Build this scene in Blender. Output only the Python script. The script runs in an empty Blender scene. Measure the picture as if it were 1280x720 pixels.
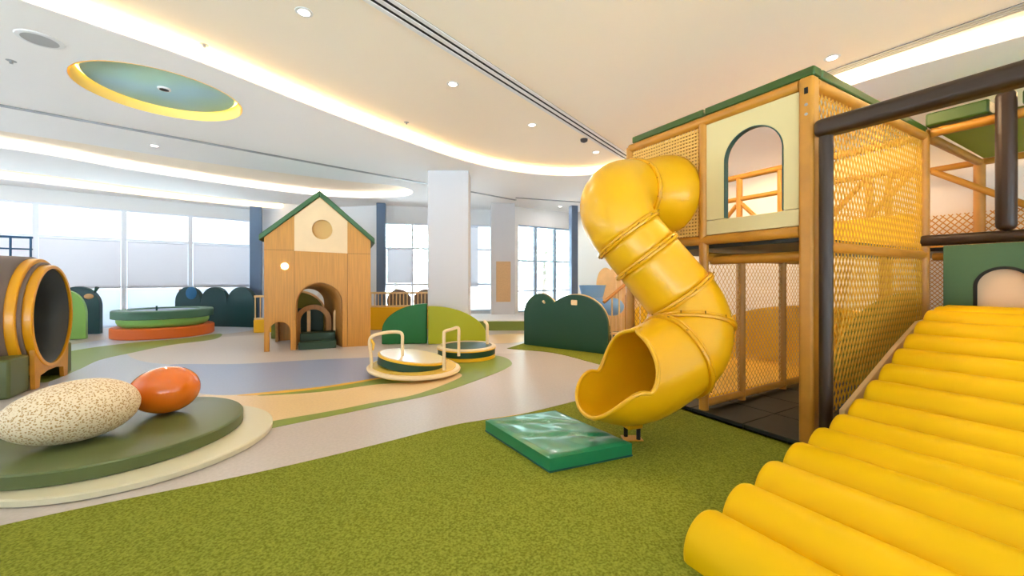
import bpy, bmesh, math, random
from mathutils import Vector, Matrix
from mathutils.geometry import tessellate_polygon
random.seed(7)
SC = bpy.context.scene
COL = SC.collection
F = 500.0; CH = 1.25; CX = 640.0; HY = 348.0
V = Vector

def G(px, py, z=0.0):
    """ground point (height z) seen at a photo pixel"""
    d = F * (CH - z) / (py - HY)
    return V(((px - CX) / F * d, d, z))

# ------------------------------------------------------------------ materials
def lin(c):
    def f(v):
        v /= 255.0
        return v / 12.92 if v <= 0.04045 else ((v + 0.055) / 1.055) ** 2.4
    return (f(c[0]), f(c[1]), f(c[2]), 1.0)

MATS = {}
def mat(name, c, rough=0.5, coat=0.0, emit=0.0, metal=0.0, spec=0.5, var=0.0, vscale=8.0, bump=0.0, bscale=60.0,
        stretch=None, c2=None, sheen=0.0, detail=4.0, transl=0.0):
    if name in MATS: return MATS[name]
    m = bpy.data.materials.new(name); m.use_nodes = True
    nt = m.node_tree; b = nt.nodes['Principled BSDF']
    col = lin(c); b.inputs['Base Color'].default_value = col
    b.inputs['Roughness'].default_value = rough
    b.inputs['Metallic'].default_value = metal
    b.inputs['Specular IOR Level'].default_value = spec
    b.inputs['Coat Weight'].default_value = coat
    b.inputs['Coat Roughness'].default_value = 0.12
    if sheen: b.inputs['Sheen Weight'].default_value = sheen
    tc = nt.nodes.new('ShaderNodeTexCoord'); src = tc.outputs['Object']
    if stretch:
        mp = nt.nodes.new('ShaderNodeMapping'); mp.inputs['Scale'].default_value = stretch
        nt.links.new(src, mp.inputs['Vector']); src = mp.outputs['Vector']
    if var > 0 or c2:
        n = nt.nodes.new('ShaderNodeTexNoise'); n.inputs['Scale'].default_value = vscale; n.inputs['Detail'].default_value = detail
        nt.links.new(src, n.inputs['Vector'])
        r = nt.nodes.new('ShaderNodeValToRGB')
        a = lin(c2) if c2 else tuple([x * (1 - var) for x in col[:3]]) + (1,)
        d = col if c2 else tuple([min(1, x * (1 + var)) for x in col[:3]]) + (1,)
        r.color_ramp.elements[0].position = 0.36; r.color_ramp.elements[1].position = 0.64
        r.color_ramp.elements[0].color = a; r.color_ramp.elements[1].color = d
        nt.links.new(n.outputs['Fac'], r.inputs['Fac']); nt.links.new(r.outputs['Color'], b.inputs['Base Color'])
    if bump > 0:
        n2 = nt.nodes.new('ShaderNodeTexNoise'); n2.inputs['Scale'].default_value = bscale; n2.inputs['Detail'].default_value = 3
        nt.links.new(src, n2.inputs['Vector'])
        bp = nt.nodes.new('ShaderNodeBump'); bp.inputs['Strength'].default_value = bump; bp.inputs['Distance'].default_value = 0.01
        nt.links.new(n2.outputs['Fac'], bp.inputs['Height']); nt.links.new(bp.outputs['Normal'], b.inputs['Normal'])
    if emit > 0:
        b.inputs['Emission Color'].default_value = col; b.inputs['Emission Strength'].default_value = emit
    if transl > 0:
        t = nt.nodes.new('ShaderNodeBsdfTranslucent'); t.inputs['Color'].default_value = col
        mx = nt.nodes.new('ShaderNodeMixShader'); mx.inputs[0].default_value = transl
        out = nt.nodes['Material Output']
        nt.links.new(b.outputs[0], mx.inputs[1]); nt.links.new(t.outputs[0], mx.inputs[2]); nt.links.new(mx.outputs[0], out.inputs['Surface'])
    MATS[name] = m
    return m

def glass_mat():
    m = bpy.data.materials.new('window_glass'); m.use_nodes = True
    nt = m.node_tree; nt.nodes.remove(nt.nodes['Principled BSDF'])
    t = nt.nodes.new('ShaderNodeBsdfTransparent'); g = nt.nodes.new('ShaderNodeBsdfGlossy')
    g.inputs['Roughness'].default_value = 0.02
    f = nt.nodes.new('ShaderNodeFresnel'); f.inputs['IOR'].default_value = 1.45
    mx = nt.nodes.new('ShaderNodeMixShader')
    nt.links.new(f.outputs[0], mx.inputs[0]); nt.links.new(t.outputs[0], mx.inputs[1]); nt.links.new(g.outputs[0], mx.inputs[2])
    nt.links.new(mx.outputs[0], nt.nodes['Material Output'].inputs['Surface'])
    return m
M_GLASS = glass_mat()

M_CEIL = mat('ceiling_paint', (246, 243, 240), 0.9, spec=0.2)
M_WHITE = mat('white_paint', (228, 227, 226), 0.8, spec=0.2)
M_COLW = mat('pillar_paint', (206, 206, 210), 0.8, spec=0.2)
M_FRAME = mat('white_window_frame', (225, 230, 238), 0.4)
M_STEEL = mat('blue_grey_steel', (92, 112, 138), 0.35, metal=0.3)
M_FLOOR = mat('beige_vinyl', (192, 182, 176), 0.33, var=0.05, vscale=45, spec=0.4)
M_CREAMF = mat('cream_vinyl', (208, 198, 190), 0.33, var=0.04, vscale=45, spec=0.4)
M_PALEF = mat('pale_grey_vinyl', (194, 202, 216), 0.3, var=0.04, vscale=45, spec=0.4)
M_BLUEF = mat('grey_blue_vinyl', (150, 163, 192), 0.33, var=0.05, vscale=60, spec=0.4)
M_TANF = mat('yellow_tan_vinyl', (224, 194, 144), 0.33, var=0.04, vscale=45, spec=0.4)
M_GREENF = mat('leaf_green_vinyl', (128, 148, 62), 0.38, var=0.06, vscale=60, spec=0.4)
M_YELF = mat('yellow_line_vinyl', (232, 178, 52), 0.35, spec=0.4)
M_TURF = mat('green_turf', (152, 158, 58), 0.95, spec=0.1, c2=(112, 118, 34), vscale=85, detail=5, bump=0.9, bscale=140)
M_SLIDE = mat('yellow_plastic', (222, 166, 4), 0.36, coat=0.12, bump=0.02, bscale=14)
M_SLIDE2 = mat('yellow_plastic_flange', (214, 154, 6), 0.32, coat=0.2)
M_BOLT = mat('bolt_steel', (150, 112, 36), 0.4, metal=0.6)
M_ROLL = mat('yellow_vinyl_pad', (230, 184, 0), 0.55, bump=0.012, bscale=5, spec=0.18)
M_PAD = mat('tan_vinyl_wrap', (182, 124, 38), 0.42, var=0.09, vscale=6, bump=0.06, bscale=30)
M_DARK = mat('dark_brown_vinyl', (50, 34, 22), 0.42, bump=0.15, bscale=40, spec=0.4)
M_NETY = mat('gold_net', (192, 140, 22), 0.75)
M_NETT = mat('tan_net', (206, 168, 104), 0.8)
M_NETO = mat('orange_net', (204, 146, 62), 0.8)
M_WICK = mat('tan_weave', (216, 170, 84), 0.7)
M_WICKB = mat('weave_shadow_cloth', (112, 74, 26), 0.9)  # dark sheet colour stands in for shade between the woven strands
M_BEIGE = mat('beige_panel', (206, 190, 138), 0.5)
M_TEAL = mat('dark_teal_edge', (14, 70, 66), 0.45)
M_RGREEN = mat('roof_green_pad', (50, 80, 20), 0.45, bump=0.05, bscale=20)
M_RGREEN2 = mat('roof_green_canvas', (150, 172, 46), 0.6)
M_DKTILE = mat('dark_green_tile', (20, 30, 27), 0.5, var=0.1, vscale=10)
M_PANELG = mat('muted_green_panel', (74, 108, 74), 0.5)
M_BISQUE = mat('pale_peach_board', (232, 200, 164), 0.6)
M_MAT = mat('emerald_vinyl', (26, 128, 84), 0.3, coat=0.5, bump=0.06, bscale=7)
M_OLIVE = mat('olive_green_pad', (92, 104, 58), 0.36, spec=0.5)
M_OLIVE_PALE = mat('pale_cream_vinyl_disc', (216, 208, 176), 0.35)
M_ORANGE = mat('glossy_orange', (236, 116, 14), 0.2, coat=0.8)
M_OAK = mat('oak_veneer', (204, 142, 52), 0.42, var=0.10, vscale=5, stretch=(9, 9, 0.35))
M_OAKD = mat('oak_edge', (176, 122, 58), 0.5, var=0.1, vscale=6, stretch=(6, 6, 0.6))
M_PLY = mat('pale_plywood', (236, 206, 160), 0.5, var=0.03, vscale=3)
M_SEAM = mat('dark_seam', (110, 72, 28), 0.8)
M_ROOFG = mat('house_roof_green', (62, 104, 62), 0.5)
M_BIRCH = mat('pale_birch', (226, 192, 138), 0.45, var=0.05, vscale=6)
M_DKG = mat('dark_green_vinyl', (14, 66, 40), 0.4, bump=0.03, bscale=30)
M_BRIGHTG = mat('bright_green_vinyl', (10, 104, 34), 0.45)
M_LIME = mat('lime_vinyl', (164, 172, 24), 0.45)
M_LIMES = mat('lime_vinyl_side', (140, 150, 24), 0.5)
M_TEALV = mat('deep_teal_vinyl', (4, 60, 64), 0.45)
M_BLUEDOT = mat('blue_dot', (22, 104, 156), 0.5)
M_LGREEN = mat('light_green_vinyl', (136, 186, 84), 0.45)
M_MINT = mat('fresh_green_vinyl', (160, 222, 120), 0.4)
M_PINE = mat('pine_green_vinyl', (72, 118, 94), 0.38)
M_RUST = mat('rust_orange_vinyl', (238, 112, 34), 0.4)
M_POOL = mat('pale_blue_canvas', (156, 176, 204), 0.6)
M_BARREL = mat('taupe_vinyl', (118, 102, 92), 0.5, bump=0.05, bscale=40)
M_BARIN = mat('dark_barrel_lining', (62, 66, 66), 0.5)
M_AMBER = mat('amber_lacquer', (236, 164, 10), 0.3, coat=0.3)
M_AMBERW = mat('amber_wood', (214, 150, 46), 0.4, var=0.08, vscale=5)
M_BLUEM = mat('blue_painted_metal', (22, 78, 116), 0.4)
M_CREAMP = mat('cream_steel_paint', (238, 214, 172), 0.3)
M_YELP = mat('yellow_lacquer', (240, 190, 40), 0.3, coat=0.2)
M_SPTOP = mat('cream_top', (238, 220, 186), 0.22, coat=0.3)
M_SPYEL = mat('yellow_top', (244, 206, 90), 0.25, coat=0.3)  # yellow beside cream puts a reflection difference of the spinner top into colour
M_SKYB = mat('sky_blue_vinyl', (116, 164, 220), 0.45)
M_CORK = mat('cork_board', (208, 170, 124), 0.8, var=0.06, vscale=40)
M_BLACK = mat('black_slot', (12, 12, 12), 0.7)
M_GREYM = mat('grey_metal_trim', (150, 150, 150), 0.4)
M_GRILL = mat('speaker_grille', (172, 172, 172), 0.7)
M_TROUGH = mat('yellow_trough_paint', (252, 222, 130), 0.7)
M_DISC = mat('sage_blue_disc', (186, 226, 208), 0.6, c2=(176, 220, 236), vscale=1.2, detail=1)
M_BLIND = mat('white_blind_fabric', (226, 224, 226), 0.85, transl=0.45, spec=0.1)
M_SHEER = mat('sheer_blind_fabric', (236, 240, 246), 0.85, transl=0.7, spec=0.1)
M_LED = mat('cove_led', (255, 218, 158), 0.5, emit=5.0)
M_LEDW = mat('cove_led_neutral', (255, 240, 222), 0.5, emit=3.6)
M_LEDY = mat('ring_led', (255, 222, 130), 0.5, emit=3.0)
M_LENS = mat('lamp_lens', (255, 246, 230), 0.5, emit=9.0)
M_GREYGRN = mat('riser_green', (126, 144, 62), 0.5)
M_SAND = mat('sand_step', (210, 180, 140), 0.5)
M_BROWNC = mat('brown_chair_wood', (120, 104, 92), 0.5)
M_YPAD = mat('yellow_foam_pad', (250, 190, 8), 0.45)
M_LEAF = mat('hazed_leaves', (216, 228, 218), 0.8, c2=(176, 200, 180), vscale=6)  # leaf colour paled to carry the overexposed outdoor haze
M_BARK = mat('tree_bark', (120, 108, 96), 0.9)
M_GROUND = mat('outdoor_paving', (232, 232, 230), 0.9)
M_HDARK = mat('dark_green_step', (40, 66, 46), 0.5)

def stone_mat():
    m = bpy.data.materials.new('speckled_pebble'); m.use_nodes = True
    nt = m.node_tree; b = nt.nodes['Principled BSDF']; b.inputs['Roughness'].default_value = 0.5
    tc = nt.nodes.new('ShaderNodeTexCoord'); v = nt.nodes.new('ShaderNodeTexVoronoi'); v.inputs['Scale'].default_value = 84
    n = nt.nodes.new('ShaderNodeTexNoise'); n.inputs['Scale'].default_value = 30
    ad = nt.nodes.new('ShaderNodeMixRGB'); ad.inputs[0].default_value = 0.015
    nt.links.new(tc.outputs['Object'], ad.inputs[1]); nt.links.new(tc.outputs['Object'], n.inputs['Vector']); nt.links.new(n.outputs['Color'], ad.inputs[2])
    nt.links.new(ad.outputs[0], v.inputs['Vector'])
    r = nt.nodes.new('ShaderNodeValToRGB')
    r.color_ramp.elements[0].position = 0.26; r.color_ramp.elements[0].color = lin((190, 146, 82))
    r.color_ramp.elements[1].position = 0.52; r.color_ramp.elements[1].color = lin((240, 222, 190))
    nt.links.new(v.outputs['Distance'], r.inputs['Fac']); nt.links.new(r.outputs['Color'], b.inputs['Base Color'])
    bp = nt.nodes.new('ShaderNodeBump'); bp.inputs['Strength'].default_value = 0.2; bp.inputs['Distance'].default_value = 0.01
    nt.links.new(v.outputs['Distance'], bp.inputs['Height']); nt.links.new(bp.outputs['Normal'], b.inputs['Normal'])
    return m
M_STONE = stone_mat()

# ------------------------------------------------------------------ mesh builder
def frame(origin, ax, ay, az):
    m = Matrix.Identity(4)
    for i, a in enumerate((ax, ay, az)):
        a = V(a)
        for r in range(3): m[r][i] = a[r]
    o = V(origin)
    for r in range(3): m[r][3] = o[r]
    return m

class MB:
    def __init__(self): self.v = []; self.f = []; self.mi = []; self.cur = 0
    def add(self, vs, fs):
        o = len(self.v); self.v += [V(p) for p in vs]
        self.f += [tuple(i + o for i in f) for f in fs]; self.mi += [self.cur] * len(fs)
        return self
    def box(self, lo, hi, m=None):
        (x0, y0, z0), (x1, y1, z1) = lo, hi
        vs = [V((x, y, z)) for z in (z0, z1) for x, y in ((x0, y0), (x1, y0), (x1, y1), (x0, y1))]
        if m: vs = [m @ p for p in vs]
        return self.add(vs, [(0, 3, 2, 1), (4, 5, 6, 7), (0, 1, 5, 4), (1, 2, 6, 5), (2, 3, 7, 6), (3, 0, 4, 7)])
    def bar(self, p0, p1, r, n=10, r2=None, caps=True):
        p0, p1 = V(p0), V(p1); d = (p1 - p0).normalized()
        a = d.orthogonal().normalized(); b = d.cross(a); r2 = r if r2 is None else r2
        vs = []
        for p, q in ((p0, r), (p1, r2)):
            vs += [p + (a * math.cos(2 * math.pi * i / n) + b * math.sin(2 * math.pi * i / n)) * q for i in range(n)]
        fs = [(i, (i + 1) % n, n + (i + 1) % n, n + i) for i in range(n)]
        if caps: fs += [tuple(range(n - 1, -1, -1)), tuple(range(n, 2 * n))]
        return self.add(vs, fs)
    def beam(self, p0, p1, w, h):
        """square-section bar, w across, h up"""
        p0, p1 = V(p0), V(p1); d = (p1 - p0); L = d.length; d.normalize()
        up = V((0, 0, 1)) if abs(d.z) < 0.95 else V((0, 1, 0))
        s = d.cross(up).normalized(); u = s.cross(d)
        return self.box((0, -w / 2, -h / 2), (L, w / 2, h / 2), frame(p0, d, s, u))
    def sweep(self, pts, r, n=10, closed=False, caps=True):
        pts = [V(p) for p in pts]; N = len(pts)
        rs = r if isinstance(r, (list, tuple)) else [r] * N
        t0 = (pts[1] - pts[0]).normalized(); a = t0.orthogonal().normalized(); vs = []
        for i, p in enumerate(pts):
            if closed: t = (pts[(i + 1) % N] - pts[i - 1])
            else: t = pts[min(i + 1, N - 1)] - pts[max(i - 1, 0)]
            t.normalize(); a = (a - t * a.dot(t)).normalized(); b = t.cross(a)
            vs += [p + (a * math.cos(2 * math.pi * k / n) + b * math.sin(2 * math.pi * k / n)) * rs[i] for k in range(n)]
        fs = []
        for i in range(N if closed else N - 1):
            j = (i + 1) % N
            fs += [(i * n + k, i * n + (k + 1) % n, j * n + (k + 1) % n, j * n + k) for k in range(n)]
        if not closed and caps: fs += [tuple(range(n - 1, -1, -1)), tuple(range((N - 1) * n, N * n))]
        return self.add(vs, fs)
    def lathe(self, prof, m=None, n=48, sx=1, sy=1, close=True):
        """profile of (r, z) from bottom to top, spun about z"""
        vs = [V((r * sx * math.cos(2 * math.pi * k / n), r * sy * math.sin(2 * math.pi * k / n), z)) for r, z in prof for k in range(n)]
        if m: vs = [m @ p for p in vs]
        fs = [(i * n + k, i * n + (k + 1) % n, (i + 1) * n + (k + 1) % n, (i + 1) * n + k) for i in range(len(prof) - 1) for k in range(n)]
        if close: fs += [tuple(range(n - 1, -1, -1)), tuple(range((len(prof) - 1) * n, len(prof) * n))]
        return self.add(vs, fs)
    def plate(self, outer, holes, depth, m):
        """flat outline (a, b) with holes, extruded 0..depth along the third axis of frame m"""
        loops = [outer] + list(holes)
        flat = [V((p[0], p[1], 0)) for l in loops for p in l]
        tris = tessellate_polygon([[V((p[0], p[1], 0)) for p in l] for l in loops]); n = len(flat)
        vs = [m @ p for p in flat] + [m @ (p + V((0, 0, depth))) for p in flat]
        fs = []
        for a, b, c in tris:
            nrm = (flat[b] - flat[a]).cross(flat[c] - flat[a]).z
            if nrm < 0: a, b, c = a, c, b
            fs += [(c, b, a), (a + n, b + n, c + n)]
        o = 0
        for li, l in enumerate(loops):
            k = len(l)
            ar = sum(l[i][0] * l[(i + 1) % k][1] - l[(i + 1) % k][0] * l[i][1] for i in range(k))
            ccw = (ar > 0) == (li == 0)
            for i in range(k):
                a, b = o + i, o + (i + 1) % k
                fs.append((a, b, b + n, a + n) if ccw else (b, a, a + n, b + n))
            o += k
        return self.add(vs, fs)
    def ellipsoid(self, m, nu=40, nv=24, egg=0.0):
        vs = []; fs = []
        for j in range(1, nv):
            th = math.pi * j / nv
            for i in range(nu):
                ph = 2 * math.pi * i / nu
                x, y, z = math.cos(th), math.sin(th) * math.cos(ph), math.sin(th) * math.sin(ph)
                k = 1 + egg * x
                vs.append(m @ V((x, y * k, z * k)))
        fs = [((j) * nu + i, j * nu + (i + 1) % nu, (j + 1) * nu + (i + 1) % nu, (j + 1) * nu + i) for j in range(nv - 2) for i in range(nu)]
        a = len(vs); vs += [m @ V((1, 0, 0)), m @ V((-1, 0, 0))]
        fs += [(a, (i + 1) % nu, i) for i in range(nu)]
        fs += [(a + 1, (nv - 2) * nu + i, (nv - 2) * nu + (i + 1) % nu) for i in range(nu)]
        return self.add(vs, fs)
    def net(self, poly, pitch, ang, r, to3d, n=3):
        """woven cords in a convex outline: two families of straight cords at +-ang from the second axis"""
        for sgn in (-1, 1):
            d = (math.sin(ang) * sgn, math.cos(ang)); nn = (d[1], -d[0])
            pr = [p[0] * nn[0] + p[1] * nn[1] for p in poly]
            k0, k1 = math.ceil(min(pr) / pitch), math.floor(max(pr) / pitch)
            for k in range(k0, k1 + 1):
                c = k * pitch; hit = []
                for i in range(len(poly)):
                    a, b = pr[i] - c, pr[(i + 1) % len(poly)] - c
                    if (a < 0) != (b < 0):
                        t = a / (a - b); p, q = poly[i], poly[(i + 1) % len(poly)]
                        hit.append((p[0] + (q[0] - p[0]) * t, p[1] + (q[1] - p[1]) * t))
                if len(hit) >= 2 and (V(hit[0]) - V(hit[1])).length > 0.03:
                    self.bar(to3d(*hit[0]), to3d(*hit[1]), r, n, caps=False)
        return self
    def build(self, name, m, parent=None, world=False, bevel=0.0, smooth=True, seg=2, angle=35):
        me = bpy.data.meshes.new(name)
        vs = self.v
        o = bpy.data.objects.new(name, me)
        if parent is not None:
            o.parent = parent
            if world:
                inv = WORLD(parent).inverted(); vs = [inv @ p for p in vs]
        me.from_pydata([tuple(p) for p in vs], [], self.f)
        for mm in (m if isinstance(m, (list, tuple)) else [m]): me.materials.append(mm)
        if isinstance(m, (list, tuple)):
            for p, i in zip(me.polygons, self.mi): p.material_index = i
        if smooth:
            me.shade_smooth(); me.set_sharp_from_angle(angle=math.radians(angle))
        me.update()
        COL.objects.link(o)
        if bevel > 0:
            b = o.modifiers.new('bevel', 'BEVEL'); b.width = bevel; b.segments = seg; b.limit_method = 'ANGLE'; b.angle_limit = math.radians(40)
            b.harden_normals = False
        return o

def WORLD(o):
    m = Matrix.Translation(o.location) @ o.rotation_euler.to_matrix().to_4x4()
    return WORLD(o.parent) @ m if o.parent else m

def tag(o, label, cat, group=None, kind=None):
    o['label'] = label; o['category'] = cat
    if group: o['group'] = group
    if kind: o['kind'] = kind
    return o
def thing(name, label, cat, loc=(0, 0, 0), rz=0.0, group=None):
    o = bpy.data.objects.new(name, None); COL.objects.link(o); o.empty_display_size = 0.1
    o.location = loc; o.rotation_euler = (0, 0, rz)
    return tag(o, label, cat, group)
def struct(o, label=None, cat=None):
    o['kind'] = 'structure'
    if label: o['label'] = label
    if cat: o['category'] = cat
    return o
def dup(o, loc=None, rz=None, parent=None, label=None):
    c = o.copy(); COL.objects.link(c)
    if parent is not None: c.parent = parent
    if loc is not None: c.location = loc
    if rz is not None: c.rotation_euler = (0, 0, rz)
    if label: c['label'] = label
    for ch in list(o.children): dup(ch, parent=c)
    return c
def arc(cx, cy, r, a0, a1, n=20, ry=None):
    ry = r if ry is None else ry
    return [(cx + r * math.cos(math.radians(a0 + (a1 - a0) * i / n)), cy + ry * math.sin(math.radians(a0 + (a1 - a0) * i / n))) for i in range(n + 1)]
def catmull(P, k=8, closed=False):
    out = []; n = len(P)
    for i in range(n if closed else n - 1):
        p = [P[(i + j - 1) % n] if closed else P[min(max(i + j - 1, 0), n - 1)] for j in range(4)]
        for s in range(k):
            t = s / k
            out.append(tuple(0.5 * (2 * p[1][c] + (p[2][c] - p[0][c]) * t + (2 * p[0][c] - 5 * p[1][c] + 4 * p[2][c] - p[3][c]) * t * t
                       + (3 * p[1][c] - p[0][c] - 3 * p[2][c] + p[3][c]) * t ** 3) for c in range(len(P[0]))))
    if not closed: out.append(tuple(P[-1]))
    return out
ID = Matrix.Identity(4)

# ------------------------------------------------------------------ room shell
fl = MB()
WD = V((0.727, 0.686, 0)).normalized(); WN = V((0.686, -0.727, 0)).normalized()   # window wall: along it, into the room
U = V((-0.502, 0.865, 0)).normalized(); VV = V((0.865, 0.502, 0)).normalized()    # climbing tower: along its front, along its side
_w = lambda a: (-10.3 + WD.x * a, 10.0 + WD.y * a)
_rw = V((2.193, 2.948, 0)) + VV * 4.8 - U * 6.5
ROOM = [_w(-9), _w(3.4), (-3.75, 11.6), (-0.45, 12.4), (0.0, 11.75), (1.95, 13.0), (_rw.x, _rw.y), (_rw.x, -5), (-16.8, -5)]
fl.plate(ROOM, [], 0.1, frame((0, 0, -0.1), (1, 0, 0), (0, 1, 0), (0, 0, 1)))
def inlay(mi, pix, z, closed_smooth=True, k=6):
    pts = [G(x, y) for x, y in pix]
    p2 = [(p.x, p.y) for p in pts]
    if closed_smooth: p2 = catmull(p2, k, True)
    fl.cur = mi; fl.plate(p2, [], z, frame((0, 0, 0.0002), (1, 0, 0), (0, 1, 0), (0, 0, 1))); fl.cur = 0
# cream field by the house and pale field beyond
inlay(1, [(160, 444), (165, 437), (215, 429), (320, 419), (480, 424), (655, 432), (640, 442), (560, 440), (470, 447), (390, 450), (300, 455), (225, 456), (180, 452)], 0.0008)
inlay(2, [(95, 462), (125, 450), (165, 442), (180, 452), (225, 456), (262, 475), (250, 492), (200, 500), (100, 500), (60, 480)], 0.0006)
inlay(5, [(40, 452), (94, 438), (160, 429), (230, 423), (275, 417), (268, 424), (215, 431), (165, 441), (125, 450), (96, 463), (50, 478)], 0.0012)
inlay(2, [(40, 440), (94, 430), (160, 421), (235, 412), (318, 404), (318, 412), (268, 419), (215, 425), (150, 431), (90, 440), (45, 452)], 0.0010)
inlay(3, [(215, 456), (300, 455), (390, 450), (460, 447), (505, 446), (520, 462), (463, 474.5), (400, 484.5), (330, 491), (270, 494), (235, 486), (218, 468)], 0.0016)
inlay(4, [(240, 500), (270, 492), (330, 490), (400, 484), (463, 474), (530, 464), (590, 462), (577, 471), (525, 491.7), (469, 503.5), (412, 515), (350, 527), (290, 530), (250, 520)], 0.0014)
inlay(5, [(322, 494.5), (400, 485.5), (463, 475.5), (505, 468), (525, 472), (513, 477.6), (469, 480.8), (400, 490)], 0.0026)
inlay(6, [(296, 494.2), (330, 490.6), (400, 483.8), (463, 473.8), (505, 466), (505, 468), (463, 476), (400, 486.2), (330, 493.4)], 0.0030)
inlay(5, [(330, 529), (412, 514.3), (469, 503), (525, 491.7), (577, 470.6), (560, 462), (545, 452), (560, 446), (600, 443), (628, 446), (640, 453.7), (632, 461), (609, 470.6), (553, 490), (469, 508.6), (365, 530), (332, 536)], 0.0022)
inlay(6, [(585, 533), (604, 525.8), (650, 518.5), (690, 510), (718, 503), (718, 504.6), (690, 512.5), (650, 521.5), (604, 529.5), (585, 536)], 0.0060)
inlay(4, [(590, 421), (655, 417), (655, 427), (600, 429)], 0.0014)
fl.cur = 0
floor = struct(fl.build('floor', [M_FLOOR, M_CREAMF, M_PALEF, M_BLUEF, M_TANF, M_GREENF, M_YELF], smooth=False))

def TW_(a, b): return (V((2.193, 2.948)) + V((VV.x, VV.y)) * a + V((U.x, U.y)) * b)
def carpet(pix, name, label, extra=(), th=0.008):
    p2 = [(G(x, y).x, G(x, y).y) for x, y in pix]
    p2 = catmull(p2, 5) + list(extra)
    o = MB().plate(p2, [], th, ID).build(name, M_TURF)
    return tag(o, label, 'carpet')
carpet([(-60, 674), (0, 659), (120, 633), (240, 609), (340, 588), (450, 562), (560, 534), (604, 526), (650, 519), (716, 503), (760, 491), (800, 479), (840, 468)],
       'turf_carpet', 'large green turf carpet across the near floor under the yellow slide', extra=[tuple(TW_(-0.09, 1.95)), tuple(TW_(-0.09, -4.5)), (5.0, -3), (-4, -3), (-4, 1.6)])
c2 = [(634, 436), (690, 441), (735, 452), (775, 463)]
carpet(c2, 'turf_carpet', 'green turf patch at the foot of the dark green two-hump board', extra=[(2.6, 5.6), (3.4, 7.6), (0.4, 8.0)])

# outdoor ground
tag(struct(MB().box((-60, -30, -0.3), (60, 60, -0.12)).build('ground', M_GROUND)), 'pale paving outside the windows', 'ground')

# ceilings: upper deck, lower ceiling with recesses
ZU, ZL = 3.50, 3.35
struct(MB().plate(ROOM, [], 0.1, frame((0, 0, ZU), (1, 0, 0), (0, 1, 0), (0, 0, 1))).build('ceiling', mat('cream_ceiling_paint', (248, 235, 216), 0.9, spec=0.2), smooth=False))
rec1 = catmull([(-3.71, 3.02), (-3.35, 3.465), (-3.03, 3.89), (-2.39, 4.976), (-1.74, 5.966), (-0.77, 7.24), (0.16, 7.93), (1.18, 8.2), (1.98, 7.9), (2.55, 7.1), (2.95, 5.9), (3.66, 4.4), (4.435, 3.465)], 8) + [(6.8, 0.6), (7.0, -3.5), (-6, -3.5), (-5.2, 0.6)]
rec2 = catmull([(-13.0, 2.6), (-10.5, 5.0), (-8.25, 6.44), (-7.41, 7.72), (-6.2, 9.13), (-5.0, 10.1), (-3.99, 10.45), (-2.9, 10.3), (-2.43, 9.8), (-2.6, 9.1), (-3.6, 8.6), (-5.5, 7.3), (-7.4, 5.6), (-10.5, 3.2), (-12.6, 1.4)], 7, True)
rec3 = catmull([(-14.6, 4.9), (-10.9, 8.3), (-9.2, 10.35), (-7.2, 12.0), (-5.6, 12.1), (-5.3, 11.6), (-6.4, 11.2), (-8.0, 9.9), (-9.7, 7.9), (-11.8, 6.1), (-14.2, 4.2)], 7, True)
DC = (-4.0, 4.6)
hole = arc(DC[0], DC[1], 0.75, 0, 360, 64)[:-1]
low = MB().plate(ROOM, [rec1, rec2, rec3, hole], ZU - ZL - 0.002, frame((0, 0, ZL), (1, 0, 0), (0, 1, 0), (0, 0, 1)))
struct(low.build('ceiling', M_CEIL, smooth=False))

def cove(pts, label, m, inward, z0=ZL + 0.045, z1=ZL + 0.135):
    """thin lit strip standing on the inner edge of a ceiling recess"""
    b = MB(); n = len(pts); L = []
    for i, p in enumerate(pts):
        a, c = V(pts[max(i - 1, 0)]), V(pts[min(i + 1, n - 1)])
        t = (c - a).normalized(); nn = V((t.y, -t.x)) * inward
        L.append((V(p) + nn * 0.004, V(p) + nn * 0.022))
    vs = []
    for a, c in L: vs += [(a.x, a.y, z0), (c.x, c.y, z0), (c.x, c.y, z1), (a.x, a.y, z1)]
    fs = []
    for i in range(n - 1):
        for k in range(4): fs.append((i * 4 + k, i * 4 + (k + 1) % 4, i * 4 + 4 + (k + 1) % 4, i * 4 + 4 + k))
    fs += [(0, 1, 2, 3), tuple((n - 1) * 4 + k for k in (3, 2, 1, 0))]
    return tag(b.add(vs, fs).build('cove_light', m, smooth=False), label, 'light', 'ceiling cove lights')
cove(rec1[:97], 'long curved warm cove light sweeping over the playground ceiling', M_LED, 1)
cove(rec2[:60], 'thin cove light with a rounded end above the wooden playhouse', M_LEDW, 1)
cove(rec3[:35], 'warm cove light closest to the tall blinds of the window wall', M_LED, 1)

# round recess with the sage disc
t = thing('ceiling_disc', 'round sage green ceiling disc set in a glowing yellow ring', 'ceiling feature', (DC[0], DC[1], ZL))
MB().lathe([(0.745, 0.0), (0.745, 0.145), (0.70, 0.145), (0.735, 0.0)], close=False, n=64).build('trough_wall', M_TROUGH, t)
MB().lathe([(0.69, 0.125), (0.715, 0.125), (0.715, 0.142), (0.69, 0.142)], close=False, n=64).build('ring_light', M_LEDY, t)
MB().lathe([(0.65, 0.085), (0.665, 0.092), (0.665, 0.112), (0.65, 0.12)], n=64).build('disc', M_DISC, t, angle=60)
sp = MB().lathe([(0.05, 0.068), (0.062, 0.07), (0.062, 0.086), (0.05, 0.086)], n=24).build('spot_ring', M_WHITE, t)
MB().lathe([(0.036, 0.064), (0.044, 0.066), (0.044, 0.076)], n=20).build('spot_lens', M_BLACK, sp)

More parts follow.
